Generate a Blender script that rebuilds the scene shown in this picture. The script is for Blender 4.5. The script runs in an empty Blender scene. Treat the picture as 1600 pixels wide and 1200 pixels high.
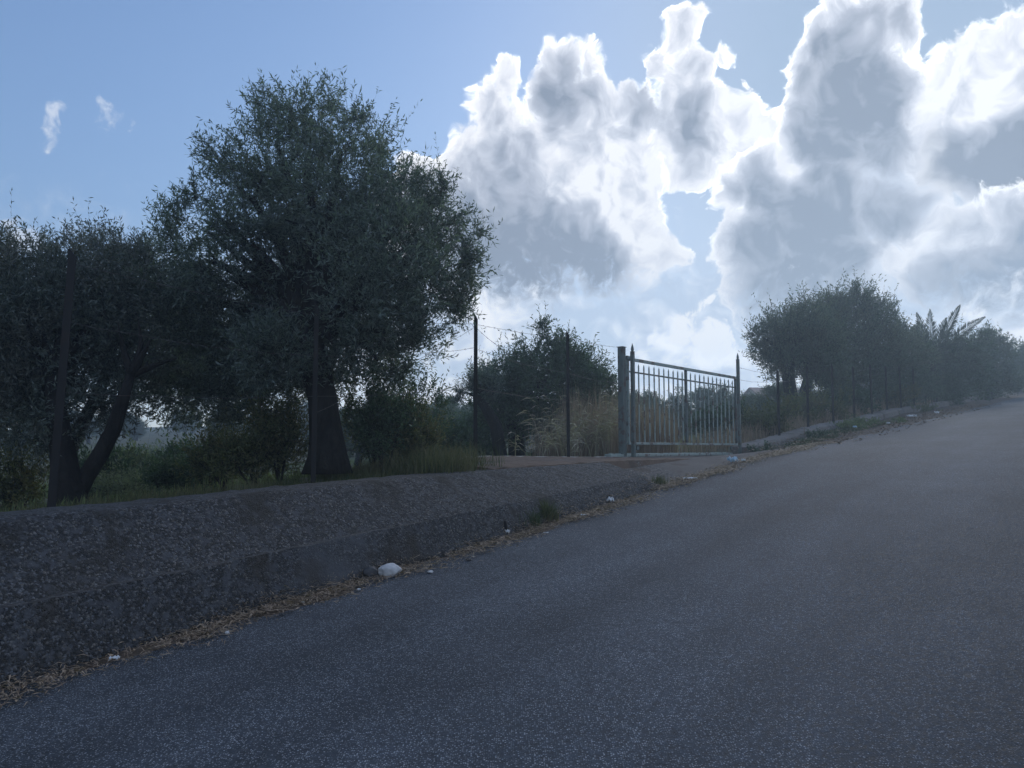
import bpy, math, random
import numpy as np
from mathutils import Vector

scene = bpy.context.scene
PI = math.pi
R = math.radians
EYE = 1.55
PITCH = math.atan(100 / 1210)
# ------------------------------------------------------------------ camera
cam_d = bpy.data.cameras.new("camera")
cam = bpy.data.objects.new("camera", cam_d)
scene.collection.objects.link(cam)
cam_d.sensor_fit = 'HORIZONTAL'
cam_d.angle = 2 * math.atan(800 / 1210)
cam_d.clip_start = 0.05
cam_d.clip_end = 6000
cam.location = (0, 0, EYE)
cam.rotation_euler = (PI / 2 + PITCH, 0, 0)
scene.camera = cam
scene.view_settings.view_transform = 'Standard'
scene.view_settings.look = 'None'
scene.view_settings.exposure = 0.3
scene.view_settings.gamma = 1
scene.cycles.max_bounces = 5
scene.cycles.diffuse_bounces = 2
scene.cycles.glossy_bounces = 2
scene.cycles.transmission_bounces = 3
scene.cycles.transparent_max_bounces = 4
scene.cycles.volume_bounces = 0
scene.cycles.caustics_reflective = False
scene.cycles.caustics_refractive = False
scene.cycles.use_denoising = True

def ray(x, y):
    u, v = (x - 800) / 1210, (600 - y) / 1210
    c, s = math.cos(PITCH), math.sin(PITCH)
    return (u, c - v * s, s + v * c)

def at(x, y, Y):
    d = ray(x, y); k = Y / d[1]
    return Vector((d[0] * k, Y, EYE + d[2] * k))

def azel(x, y):
    d = Vector(ray(x, y)).normalized()
    return math.atan2(d.x, d.y), math.asin(d.z)

SUN_PX = (1400, 90)
sun_az, sun_el = azel(*SUN_PX)
# ------------------------------------------------------------------ node helpers
class NT:
    flat = False
    def __init__(s, tree): s.t = tree; s.n = tree.nodes; s.l = tree.links
    def add(s, kind, **kw):
        n = s.n.new(kind)
        for k, v in kw.items(): setattr(n, k, v)
        return n
    def put(s, sock, v):
        if v is None: return
        if isinstance(v, bpy.types.NodeSocket): s.l.new(v, sock)
        else: sock.default_value = v
    def math(s, op, a, b=None, c=None, clamp=False):
        n = s.add('ShaderNodeMath', operation=op, use_clamp=clamp)
        s.put(n.inputs[0], a)
        if b is not None: s.put(n.inputs[1], b)
        if c is not None: s.put(n.inputs[2], c)
        return n.outputs[0]
    def vec(s, op, a, b=None, scale=None):
        n = s.add('ShaderNodeVectorMath', operation=op)
        s.put(n.inputs[0], a)
        if b is not None: s.put(n.inputs[1], b)
        if scale is not None: s.put(n.inputs['Scale'], scale)
        return n.outputs['Value'] if op in ('LENGTH', 'DISTANCE', 'DOT_PRODUCT') else n.outputs[0]
    def noise(s, vec, scale, detail=2, rough=.5, dist=0, lac=2.0):
        n = s.add('ShaderNodeTexNoise', noise_dimensions='2D' if s.flat else '3D')
        s.put(n.inputs['Vector'], vec)
        n.inputs['Scale'].default_value = scale; n.inputs['Detail'].default_value = detail
        n.inputs['Roughness'].default_value = rough; n.inputs['Distortion'].default_value = dist
        n.inputs['Lacunarity'].default_value = lac
        return n.outputs['Fac'], n.outputs['Color']
    def voro(s, vec, scale, feature='F1', detail=0, rough=.5, rand=1):
        n = s.add('ShaderNodeTexVoronoi', feature=feature, voronoi_dimensions='2D' if s.flat else '3D')
        s.put(n.inputs['Vector'], vec)
        n.inputs['Scale'].default_value = scale
        n.inputs['Detail'].default_value = detail; n.inputs['Roughness'].default_value = rough
        n.inputs['Randomness'].default_value = rand
        return n.outputs['Distance'], n.outputs['Color']
    def map(s, v, a, b, c=0., d=1., smooth=False):
        n = s.add('ShaderNodeMapRange', interpolation_type='SMOOTHSTEP' if smooth else 'LINEAR')
        s.put(n.inputs[0], v)
        for i, q in enumerate((a, b, c, d)): s.put(n.inputs[i + 1], q)
        return n.outputs[0]
    def mix(s, f, a, b, mode='MIX'):
        n = s.add('ShaderNodeMix', data_type='RGBA', blend_type=mode)
        s.put(n.inputs[0], f)
        for sock, q in ((n.inputs[6], a), (n.inputs[7], b)):
            s.put(sock, (*q, 1) if isinstance(q, tuple) and len(q) == 3 else q)
        return n.outputs[2]
    def ramp(s, f, stops):
        n = s.add('ShaderNodeValToRGB')
        e = n.color_ramp.elements
        while len(e) < len(stops): e.new(.5)
        for el, (p, c) in zip(e, stops):
            el.position = p; el.color = (*c, 1) if len(c) == 3 else c
        s.put(n.inputs[0], f)
        return n.outputs[0]

# ------------------------------------------------------------------ world: clear sky plus cumulus built from puffs in azimuth and elevation
SKY_STRENGTH = 0.13
world = bpy.data.worlds.new("World")
scene.world = world
world.use_nodes = True
world.cycles.sampling_method = 'MANUAL'
world.cycles.sample_map_resolution = 512
w = NT(world.node_tree); w.n.clear()
tc = w.add('ShaderNodeTexCoord').outputs['Generated']
sky = w.add('ShaderNodeTexSky', sky_type='NISHITA', sun_disc=False)
sky.sun_elevation = sun_el
sky.sun_rotation = sun_az
sky.air_density = 1.0; sky.dust_density = 0.6; sky.ozone_density = 1.4; sky.altitude = 200
sep = w.add('ShaderNodeSeparateXYZ'); w.put(sep.inputs[0], tc)
AZ = w.math('MULTIPLY', w.math('ARCTAN2', sep.outputs[0], sep.outputs[1]), 12.1)
EL = w.math('MULTIPLY', w.math('ARCSINE', sep.outputs[2]), 12.1)
cmb = w.add('ShaderNodeCombineXYZ'); w.put(cmb.inputs[0], AZ); w.put(cmb.inputs[1], EL)
P = cmb.outputs[0]
w.flat = True

def cc0(x, y):
    a, e = azel(x, y)
    return (a * 12.1, e * 12.1, 0)
def cc(x, y):
    a, e = azel(x, y)
    return (a * 12.1, e * 12.1, 0)

# big wobble, then cauliflower puffs, sampled again a little toward the sun for relief
_, nc1 = w.noise(P, 1.3, 2, .5)
P1 = w.vec('ADD', P, w.vec('SCALE', w.vec('SUBTRACT', nc1, (.5, .5, .5)), scale=.5))
_, nc2 = w.noise(P1, 5.0, 3, .55)
P2 = w.vec('ADD', P1, w.vec('SCALE', w.vec('SUBTRACT', nc2, (.5, .5, .5)), scale=.07))
def bumps(v): return w.math('ADD', w.math('MULTIPLY', w.voro(v, 2.2, 'SMOOTH_F1', detail=3, rough=.5)[0], -1.0), w.math('MULTIPLY', w.noise(v, 2.4, 6, .55)[0], .8))
tosun = w.vec('NORMALIZE', w.vec('SUBTRACT', cc0(*SUN_PX), P))
h0 = bumps(P2); h1 = bumps(w.vec('ADD', P2, w.vec('SCALE', tosun, scale=.13)))
relief = w.math('SUBTRACT', h1, h0)                    # positive: faces away from the sun
v1 = w.math('MULTIPLY', h0, -1)
puff = w.math('ADD', v1, -.08)
n3, _ = w.noise(P2, 4.2, 7, .66)
rimvar = w.math('MULTIPLY', w.map(w.noise(P1, 2.2, 3, .6)[0], .36, .62, .15, 1.25, True), w.map(EL, 2.3, 4.2, .1, 1, True))
fine = w.math('SUBTRACT', n3, .5)

def union(vec, blobs, k=.12):
    out = None
    for x, y, r in blobs:
        d = w.math('SUBTRACT', w.vec('DISTANCE', vec, cc(x, y)), r / 100)
        out = d if out is None else w.math('SMOOTH_MIN', out, d, k)
    return out

def soft(vec, spots):
    out = None
    for x, y, r, a in spots:
        m = w.map(w.vec('DISTANCE', vec, cc(x, y)), r / 100, 0, 0, a, True)
        out = m if out is None else w.math('ADD', out, m)
    return out

A_BLOBS = [(640,270,34),(690,300,60),(660,380,60),(730,240,45),(760,150,40),(785,128,36),(772,185,46),(715,252,44),(660,275,34),(640,330,60),(705,345,85),(800,265,85),
           (885,100,42),(928,100,34),(862,150,52),(905,195,80),(1066,62,40),(1034,92,34),(1098,36,18),(1084,108,42),
           (1130,90,20),(1075,165,62),(1000,178,45),(1085,215,75),(1150,205,58),(1195,215,42),(1165,160,22),
           (955,265,88),(880,335,105),(790,390,85),(955,385,80),(1010,330,42),(1015,400,52),(1060,398,24),(720,425,55),(850,440,55),(950,425,50)]
B_BLOBS = [(1340,55,70),(1290,75,55),(1400,35,44),(1262,125,50),(1340,150,95),(1395,140,45),(1290,215,80),
           (1375,220,75),(1200,295,72),(1150,300,44),(1265,330,100),(1180,385,72),(1300,425,85),(1210,450,80),(1395,330,70)]
C_BLOBS = [(1478,118,38),(1535,112,55),(1605,90,60),(1450,160,50),(1520,195,80),(1605,200,95),(1700,120,120),(1485,250,55),(1560,270,65),(1640,280,80),(1750,300,120)]
E_BLOBS = [(1366,398,26),(1398,402,34),(1440,374,32),(1482,356,36),(1525,360,42),(1578,338,46),(1630,345,60),(1460,430,55),(1550,430,75),(1650,440,80)]
dA0 = union(P2, A_BLOBS); dB0 = union(P2, B_BLOBS); dC0 = union(P2, C_BLOBS); dF0 = union(P2, E_BLOBS)

def edge(d, amp_p, amp_f):
    return w.math('ADD', w.math('ADD', d, w.math('MULTIPLY', puff, amp_p)), w.math('MULTIPLY', fine, amp_f))
dA = w.math('ADD', edge(dA0, .24, .30), .0); dB = w.math('ADD', edge(dB0, .20, .26), .0); dC = w.math('ADD', edge(dC0, .24, .34), -.04); dH = edge(dF0, .24, .34)
# glow of the hidden sun on thin cloud
sund = w.vec('DISTANCE', P, cc(*SUN_PX))
near = w.map(sund, 0, 8.0, 1, 0)
rimw = w.math('MULTIPLY_ADD', w.math('MULTIPLY', near, near), 1.1, .92)

DARK_A = [(878,135,75,.6),(1080,190,60,.62),(860,400,190,.62),(715,320,110,.45),(1010,120,50,.25),(1000,165,60,.4),(760,430,120,.5),(780,240,60,.25),(945,430,110,.5)]
LITE_A = [(690,225,80,.4),(790,110,70,.4),(935,290,90,.6),(1000,360,90,.8),(870,290,60,.3),(1160,200,70,.6),(950,95,30,.4),(1000,270,90,.35),(1050,415,60,.5)]
DARK_C = [(1600,240,95,1.0),(1450,270,90,.6),(1520,260,80,.4)]
LITE_C = [(1500,120,110,.45),(1455,385,60,.5),(1580,120,100,.5),(1430,390,50,.4)]
n4, _ = w.noise(P1, 1.7, 6, .62)
tone = w.math('MULTIPLY', w.math('SUBTRACT', n4, .5), 1.9)

def shade(d, dark, lite, gain, floor, rough=.45, wide=.36, rimk=None):
    depth = w.math('MULTIPLY', d, -1)
    base = w.map(depth, .0, wide, 0, gain, True)
    x = w.math('MAXIMUM', w.math('SUBTRACT', w.math('ADD', base, dark), lite), .06)
    body = w.map(depth, 0, .3, .15, 1, True)
    x = w.math('ADD', x, w.math('MULTIPLY', w.math('ADD', w.math('MULTIPLY', tone, .8), w.math('MULTIPLY', relief, 1.6)), w.math('MULTIPLY', body, rough)))
    col = w.ramp(x, [(0, (.98, .98, 1)), (.14, (.82, .83, .89)), (.32, (.64, .67, .75)), (.55, (.46, .49, .57)), (.8, (.34, .375, .45)), (1, floor)])
    rim = w.math('MULTIPLY', w.map(depth, -.02, .13, 1, 0, True), rimw)
    rim = w.math('MULTIPLY', rim, rimvar)
    if rimk is not None: rim = w.math('MULTIPLY', rim, rimk)
    return w.vec('ADD', w.vec('SCALE', col, scale=.90), w.vec('SCALE', (1.0, .99, .96), scale=w.math('MULTIPLY', rim, .42)))
colA = shade(dA, soft(P1, DARK_A), soft(P1, LITE_A), .40, (.225, .26, .33), .34)
softB = w.math('MULTIPLY', w.map(AZ, 4.5, 5.6, 0, 1, True), w.map(EL, 5.4, 4.3, 0, 1, True))
colB = shade(dB, soft(P1, [(1330,160,140,.25),(1260,380,190,.25)]), soft(P1, [(1235,265,40,.55),(1345,42,24,.5)]), .80, (.215, .25, .32), .20, .45, w.math('SUBTRACT', 1.0, softB))
colC = shade(dC, soft(P1, DARK_C), soft(P1, LITE_C), .34, (.225, .26, .33), .34)
colH = shade(dH, soft(P1, [(1520,455,170,.6),(1640,440,120,.4)]), soft(P1, [(1440,385,50,.3),(1400,400,40,.3),(1520,370,60,.25)]), .40, (.24, .29, .38), .34)
sfe = w.map(fine, -.12, .12, .02, .10)
aA = w.map(dA, sfe, w.math('MULTIPLY', sfe, -1), 0, 1, True); sB = w.math('MULTIPLY_ADD', softB, .38, .045); aB = w.map(dB, w.math('MULTIPLY', sB, .8), w.math('MULTIPLY', sB, -1), 0, 1, True); aC = w.map(dC, .07, -.10, 0, 1, True)
wob = w.math('MULTIPLY', fine, 2.2)
def fade(a, lo, hi): return w.math('MULTIPLY', a, w.map(w.math('ADD', EL, wob), lo, hi, 0, 1, True))
aH = fade(w.map(dH, .05, -.07, 0, 1, True), 1.4, 2.5)
aA = fade(aA, 2.0, 2.8); aB = fade(aB, 1.4, 2.5); aC = fade(aC, 1.4, 2.5)

# low pale cloud near the horizon, one brighter puff in it, thin wisps left, loose cloud elsewhere
nl, _ = w.noise(w.vec('MULTIPLY', P1, (.6, 1.3, 1)), .9, 4, .5)
lowmask = w.math('MULTIPLY', w.map(w.math('ADD', EL, wob), 2.0, 3.6, 1, 0, True), w.map(AZ, -4.5, -1.0, .3, 1, True))
aD = w.math('MULTIPLY', lowmask, w.map(nl, .3, .6, .70, 1.0, True), clamp=True)
colD = w.ramp(w.math('SUBTRACT', w.math('ADD', w.math('MULTIPLY', relief, .35), w.math('ADD', nl, w.map(EL, 0, 3, .10, -.04))), soft(P, [(1120,520,170,.10),(1280,470,260,.15),(1000,520,110,.06),(1600,520,200,.08)])), [(.30, (.46, .54, .68)), (.48, (.66, .72, .83)), (.6, (.92, .94, .99)), (.75, (1.08, 1.07, 1.07))])
dE = edge(union(P2, [(1085,485,28),(1065,515,30),(1105,520,34),(1135,545,22),(1090,545,20)]), .5, .7)
aE = w.map(dE, .05, -.10, 0, .95, True)
dF = edge(union(P2, [(150,168,12),(166,158,8),(172,185,6),(75,190,13),(66,212,8),(15,378,34),(60,385,16)]), .5, .75)
aF = w.map(dF, .12, -.22, 0, .75, True)
w.flat = False
ng, _ = w.noise(tc, 2.2, 4, .58)
out_az = w.map(w.math('ABSOLUTE', w.math('SUBTRACT', AZ, .8)), 8.8, 11.5, 0, 1, True)
out_el = w.map(EL, 8.6, 11, 0, 1, True)
aG = w.math('MULTIPLY', w.math('MAXIMUM', out_az, out_el), w.map(ng, .5, .60, 0, .9, True))

nish = w.vec('SCALE', w.mix(1.0, sky.outputs[0], (.84, .97, 1.22), 'MULTIPLY'), scale=SKY_STRENGTH)
# exposure of the bright aureole held back as a phone camera does
c = w.vec('DIVIDE', nish, w.vec('ADD', w.vec('SCALE', nish, scale=.40), (1.0, 1.0, 1.0)))
c = w.mix(w.map(near, .15, .9, 0, .85, True), c, (.19, .29, .43))
c = w.mix(aG, c, (.62, .66, .74))
c = w.mix(aF, c, (.72, .76, .84))
c = w.mix(aD, c, colD)
c = w.mix(aE, c, (.98, .97, .97))
c = w.mix(aA, c, colA)
c = w.mix(aC, c, colC)
c = w.mix(aH, c, colH)
c = w.mix(aB, c, colB)
c = w.vec('SCALE', c, scale=w.map(EL, -.2, 2.6, 1.5, 1.05, True))   # low sky brightened to make up for dimming by the haze volume
bg = w.add('ShaderNodeBackground'); w.put(bg.inputs[0], c); bg.inputs[1].default_value = 1.0
wo = w.add('ShaderNodeOutputWorld'); w.l.new(bg.outputs[0], wo.inputs[0])

sl = bpy.data.lights.new("sun", 'SUN')
sl.energy = .85; sl.angle = R(12); sl.color = (1, .975, .95)
so = bpy.data.objects.new("sun", sl); scene.collection.objects.link(so)
sd = Vector(ray(*SUN_PX)).normalized()
so.rotation_euler = sd.to_track_quat('Z', 'Y').to_euler()
so.location = (0, 0, 30)

# ------------------------------------------------------------------ helpers for meshes and tags
rng = np.random.default_rng(11)
random.seed(5)
COL = scene.collection

def mat(name):
    m = bpy.data.materials.new(name); m.use_nodes = True
    t = NT(m.node_tree); b = t.n['Principled BSDF']; b.inputs['Roughness'].default_value = .9
    return m, t, b

def tag(o, label=None, cat=None, group=None, kind=None):
    if label: o['label'] = label
    if cat: o['category'] = cat
    if group: o['group'] = group
    if kind: o['kind'] = kind
    return o

def empty(name, loc, label, cat, group=None):
    o = bpy.data.objects.new(name, None); COL.objects.link(o); o.location = loc
    o.empty_display_size = .2
    return tag(o, label, cat, group)

def link_mesh(name, me, mats, parent=None, loc=None):
    for m in (mats if isinstance(mats, (list, tuple)) else [mats]): me.materials.append(m)
    o = bpy.data.objects.new(name, me); COL.objects.link(o)
    if parent: o.parent = parent
    if loc is not None: o.location = loc
    return o

def fast_mesh(name, V, polys, smooth=False, mi=None):
    """V (n,3) array; polys list of (k, faces array (m,k))"""
    me = bpy.data.meshes.new(name)
    V = np.asarray(V, dtype=np.float32)
    me.vertices.add(len(V)); me.vertices.foreach_set('co', V.ravel())
    li = np.concatenate([f.ravel() for f in polys]).astype(np.int32)
    tot = np.concatenate([np.full(len(f), f.shape[1]) for f in polys]).astype(np.int32)
    st = np.concatenate([[0], np.cumsum(tot)[:-1]]).astype(np.int32)
    me.loops.add(len(li)); me.loops.foreach_set('vertex_index', li)
    me.polygons.add(len(tot)); me.polygons.foreach_set('loop_start', st); me.polygons.foreach_set('loop_total', tot)
    if mi is not None: me.polygons.foreach_set('material_index', np.asarray(mi, dtype=np.int32))
    me.polygons.foreach_set('use_smooth', np.full(len(tot), smooth))
    me.update(calc_edges=True); me.validate()
    return me

class MB:
    """collects boxes, tubes, lathes into one mesh"""
    def __init__(s): s.v = []; s.f = []
    def box(s, c, size, rot=0, bev=0):
        hx, hy, hz = (q / 2 for q in size); b = len(s.v)
        cr, sr = math.cos(rot), math.sin(rot)
        def put(x, y, z): s.v.append((c[0] + x * cr - y * sr, c[1] + x * sr + y * cr, c[2] + z))
        if bev <= 0:
            for z in (-hz, hz):
                for x, y in ((-hx, -hy), (hx, -hy), (hx, hy), (-hx, hy)): put(x, y, z)
            s.f += [(b, b + 3, b + 2, b + 1), (b + 4, b + 5, b + 6, b + 7)] + [(b + i, b + (i + 1) % 4, b + 4 + (i + 1) % 4, b + 4 + i) for i in range(4)]
        else:
            rings = [(-hz, bev), (-hz + bev, 0), (hz - bev, 0), (hz, bev)]
            for z, i in rings:
                for x, y in ((-hx + i, -hy + i), (hx - i, -hy + i), (hx - i, hy - i), (-hx + i, hy - i)): put(x, y, z)
            for k in range(3):
                for i in range(4):
                    s.f.append((b + 4 * k + i, b + 4 * k + (i + 1) % 4, b + 4 * k + 4 + (i + 1) % 4, b + 4 * k + 4 + i))
            s.f += [(b, b + 3, b + 2, b + 1), (b + 12, b + 13, b + 14, b + 15)]
    def tube(s, pts, radii, n=8, cap=True, wob=0):
        pts = [Vector(p) for p in pts]
        if not isinstance(radii, (list, tuple)): radii = [radii] * len(pts)
        b = len(s.v); prev = None
        for i, p in enumerate(pts):
            d = (pts[min(i + 1, len(pts) - 1)] - pts[max(i - 1, 0)]).normalized()
            if prev is None:
                a = d.cross(Vector((0, 1, 0)) if abs(d.y) < .8 else Vector((1, 0, 0))).normalized()
            else:
                a = (prev - d * prev.dot(d)).normalized()
            prev = a; c = d.cross(a)
            for k in range(n):
                t = 2 * PI * k / n
                rr = radii[i] * (1 + (random.uniform(-wob, wob) if wob else 0))
                q = p + (a * math.cos(t) + c * math.sin(t)) * rr
                s.v.append(q[:])
        for i in range(len(pts) - 1):
            for k in range(n):
                s.f.append((b + i * n + k, b + i * n + (k + 1) % n, b + (i + 1) * n + (k + 1) % n, b + (i + 1) * n + k))
        if cap:
            s.f.append(tuple(b + k for k in range(n))[::-1]); e = b + (len(pts) - 1) * n
            s.f.append(tuple(e + k for k in range(n)))
    def build(s, name, mats, parent=None, loc=None, smooth=False):
        me = bpy.data.meshes.new(name)
        L = Vector(loc) if loc is not None else Vector((0, 0, 0))
        me.from_pydata([(Vector(v) - L)[:] for v in s.v], [], s.f)
        if smooth: me.polygons.foreach_set('use_smooth', [True] * len(me.polygons))
        me.update()
        return link_mesh(name, me, mats, parent, loc)

# ------------------------------------------------------------------ plan: s runs up the road, w runs left across it
PHI = math.atan(.8)
DX, DY = math.sin(PHI), math.cos(PHI)
def sw(s, w_): return (s * DX - w_ * DY, s * DY + w_ * DX)
def hit(x, y, w_):
    d = ray(x, y); k = w_ / (-DY * d[0] + DX * d[1])
    return (DX * d[0] + DY * d[1]) * k, EYE + d[2] * k
def prof(samples):
    return np.array([p[0] for p in samples]), np.array([p[1] for p in samples])
WE = 4.92
e = [hit(x, y, WE) for x, y in ((0,1088),(300,990),(600,902),(750,856),(900,811),(1000,776),(1100,742),(1200,712),(1290,693),(1350,681),(1420,662),(1500,643),(1560,629),(1600,619))]
se, ze = prof(e)
se = np.concatenate([[-60, -30, -8], se, [se[-1] + 20, se[-1] + 60, se[-1] + 300]])
ze = np.concatenate([[ze[0] - .5 - 3.2, ze[0] - .3 - 2.2, ze[0] - .95], ze, [ze[-1] + 1.3, ze[-1] + 2.0, ze[-1] + 2.5]])
def smooth_tab(a, b, lo=-60, hi=340, step=.25, win=3.0):
    g = np.arange(lo, hi, step); v = np.interp(g, a, b); k = int(win / step)
    ker = np.hanning(2 * k + 1); ker /= ker.sum()
    return g, np.convolve(np.pad(v, k, mode='edge'), ker, 'valid')
GE, VE = smooth_tab(se, ze)
def zroad(s): return np.interp(s, GE, VE)
f = [hit(x, y, 7.03) for x, y in ((78,801),(300,775),(485,757),(600,733),(740,712),(886,714),(990,714),(1140,708),(1158,700),(1220,683),(1263,670),(1303,662),(1336,656),(1364,649),(1388,642),(1450,633),(1500,624),(1560,614),(1600,606))]
sf, zf = prof(f)
sf = np.concatenate([[-60, -25, -6], sf, [sf[-1] + 20, sf[-1] + 60, sf[-1] + 300]])
zf = np.concatenate([[zf[0] - 2.6, zf[0] - 1.5, zf[0] - .45], zf, [zf[-1] + 1.2, zf[-1] + 1.9, zf[-1] + 2.4]])
GF, VF = smooth_tab(sf, zf, win=1.0)
def zfence(s): return np.interp(s, GF, VF)
def edge_w(s):  # the ragged edge of the asphalt
    s = np.asarray(s, dtype=float)
    return WE + .05 * np.sin(s * 1.7) + .04 * np.sin(s * 4.3 + 1) + .02 * np.sin(s * 11.1 + 2)
S_END = hit(1012, 740, WE + .25)[0]      # the tall wall stops here
S_G0 = hit(982, 714, 7.03)[0]; S_G1 = hit(1156, 703, 7.03)[0]   # gate opening
S_L0 = hit(668, 712, 7.03)[0]

def sstep(a, b, x):
    t = np.clip((x - a) / (b - a), 0, 1); return t * t * (3 - 2 * t)
def lump(x, y, sc):
    return (np.sin(x * .31 / sc + 1.3) * np.cos(y * .27 / sc) + .5 * np.sin(x * .83 / sc + y * .61 / sc) + .3 * np.sin(x * 1.9 / sc - y * 1.3 / sc + 2))
def zground(s, w_):
    s = np.asarray(s, dtype=float); w_ = np.asarray(w_, dtype=float)
    zr = zroad(s); zfz = zfence(s)
    far = np.where(zfz > -1e9, .5 * (zfz - .1) + .5 * np.clip(.55 + .006 * s, -.5, 2.2), 0)
    fld = zfz - .12 + (far - zfz - .12) * sstep(8, 26, w_)
    fld = fld - .35 * sstep(8, 12, w_) * (1 - sstep(20, 40, w_)) * (s < 60)
    fld = fld + np.clip(w_ - 35, 0, None) * .018 + sstep(9, 30, w_) * .12 * lump(s, w_, 1)
    up = zr - .06 + (zfz - .12 - zr + .06) * sstep(WE + .15, WE + 1.3, w_)
    upg = np.where(w_ < 6.85, zr + sstep(5.0, 6.5, w_) * (zfz - .16 - zr) - .12, zfz - .12)
    up = up + (upg - up) * sstep(S_G1 - .4, S_G1 - .1, s)
    right = zr - .06 + .25 * sstep(-4.2, -6, w_) + np.clip(-w_ - 6, 0, 60) * .05
    z = np.where(w_ < WE, np.where(w_ < -4, right, zr - .06), np.where(w_ < 7.3, up, fld))
    return z
def spot(x, y, Y):
    """a place on the ground by distance Y and picture column x"""
    p = at(x, y, Y); return on_ground(p.x, p.y)
def on_ground(X, Y):
    s = X * DX + Y * DY; w_ = -X * DY + Y * DX
    return Vector((X, Y, float(zground(s, w_))))

# ------------------------------------------------------------------ materials
def asphalt_mat():
    m, t, b = mat('asphalt'); p = t.add('ShaderNodeTexCoord').outputs['Object']
    d, c = t.voro(p, 108, rand=1)
    sepc = t.add('ShaderNodeSeparateColor'); t.put(sepc.inputs[0], c)
    stone = t.math('MULTIPLY', t.math('POWER', sepc.outputs[0], 2.2), .38)
    n1, _ = t.noise(p, 1.1, 5, .6); n2, _ = t.noise(p, 30, 3, .7); n0, _ = t.noise(p, .22, 3, .5)
    base = t.ramp(n1, [(.3, (.044, .056, .072)), (.7, (.070, .084, .105))])
    speck = t.math('MULTIPLY', stone, t.map(d, .30, .48, 1, 0, True))
    tint = t.mix(sepc.outputs[1], (.88, .98, 1.12), (.98, 1.0, 1.05))
    cst = t.vec('SCALE', tint, scale=speck)
    col = t.vec('ADD', t.vec('SCALE', base, scale=t.map(n2, .3, .75, .35, 1.15)), cst)
    rot = t.add('ShaderNodeMapping'); rot.inputs['Rotation'].default_value = (0, 0, PHI); t.put(rot.inputs[0], p)
    lane, _ = t.noise(t.vec('MULTIPLY', rot.outputs[0], (1.1, .07, 1)), 1.0, 3, .55)
    pat, _ = t.noise(rot.outputs[0], .8, 6, .7)
    col = t.vec('SCALE', col, scale=t.math('MULTIPLY', t.map(n0, .35, .65, .88, 1.12), t.math('MULTIPLY', t.map(lane, .35, .65, .80, 1.2), t.map(pat, .35, .65, .86, 1.14))))
    t.put(b.inputs['Base Color'], col)
    t.put(b.inputs['Roughness'], t.map(n2, .3, .7, .72, .92))
    b.inputs['Specular IOR Level'].default_value = .24
    bump = t.add('ShaderNodeBump'); bump.inputs['Strength'].default_value = .9; bump.inputs['Distance'].default_value = .006
    t.put(bump.inputs['Height'], t.math('ADD', t.map(d, 0, .5, 1, 0), t.math('MULTIPLY', n2, .8)))
    t.put(b.inputs['Normal'], bump.outputs[0]); return m

def concrete_mat(name, lo, hi, agg=.5, stain=None, scale=1.0, gravel_scale=38, gain=2.4):
    """cast concrete with exposed stones where it has worn"""
    m, t, b = mat(name); p = t.add('ShaderNodeTexCoord').outputs['Object']
    n1, _ = t.noise(p, 1.4 * scale, 6, .62); n2, _ = t.noise(p, 14 * scale, 5, .7); n3, _ = t.noise(p, .7 * scale, 3, .5, .6)
    _, wc = t.noise(p, 26, 2, .6)
    d, c = t.voro(t.vec('ADD', p, t.vec('SCALE', wc, scale=.02)), gravel_scale, rand=1)
    sepc = t.add('ShaderNodeSeparateColor'); t.put(sepc.inputs[0], c)
    col = t.ramp(t.math('ADD', t.math('MULTIPLY', n1, .6), t.math('MULTIPLY', n2, .4)), [(.32, lo), (.68, hi)])
    worn = t.math('MULTIPLY', t.map(n3, .58 - agg * .3, .78 - agg * .3, 0, 1, True), t.map(n2, .36, .52, .1, 1, True))
    stones = t.vec('SCALE', t.mix(sepc.outputs[1], (.9, .95, 1.05), (1.1, 1.02, .92)), scale=t.map(t.math('POWER', sepc.outputs[0], 3.2), 0, 1, lo[0] * .75, hi[0] * gain))
    stones = t.vec('SCALE', stones, scale=t.map(d, .3, .6, 1, .6, True))
    col = t.mix(worn, col, stones)
    if stain:
        ns, _ = t.noise(t.vec('MULTIPLY', p, (1, 1, .35)), 1.9, 4, .6)
        col = t.mix(t.map(ns, .54, .68, 0, .75, True), col, stain)
    t.put(b.inputs['Base Color'], col)
    b.inputs['Roughness'].default_value = .92; b.inputs['Specular IOR Level'].default_value = .3
    bump = t.add('ShaderNodeBump'); bump.inputs['Strength'].default_value = 1; bump.inputs['Distance'].default_value = .014
    t.put(bump.inputs['Height'], t.math('ADD', t.math('MULTIPLY', n2, .9), t.math('MULTIPLY', worn, t.map(d, 0, .5, 1, 0))))
    t.put(b.inputs['Normal'], bump.outputs[0]); return m

def soil_mat(name, a, c_, d_, sc=1.0):
    m, t, b = mat(name); p = t.add('ShaderNodeTexCoord').outputs['Object']
    n1, _ = t.noise(p, .35 * sc, 5, .6); n2, _ = t.noise(p, 9 * sc, 5, .7)
    col = t.ramp(t.math('ADD', t.math('MULTIPLY', n1, .65), t.math('MULTIPLY', n2, .35)), [(.36, a), (.5, c_), (.64, d_)])
    t.put(b.inputs['Base Color'], col)
    bump = t.add('ShaderNodeBump'); bump.inputs['Distance'].default_value = .05
    t.put(bump.inputs['Height'], n2); t.put(b.inputs['Normal'], bump.outputs[0]); return m

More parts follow.
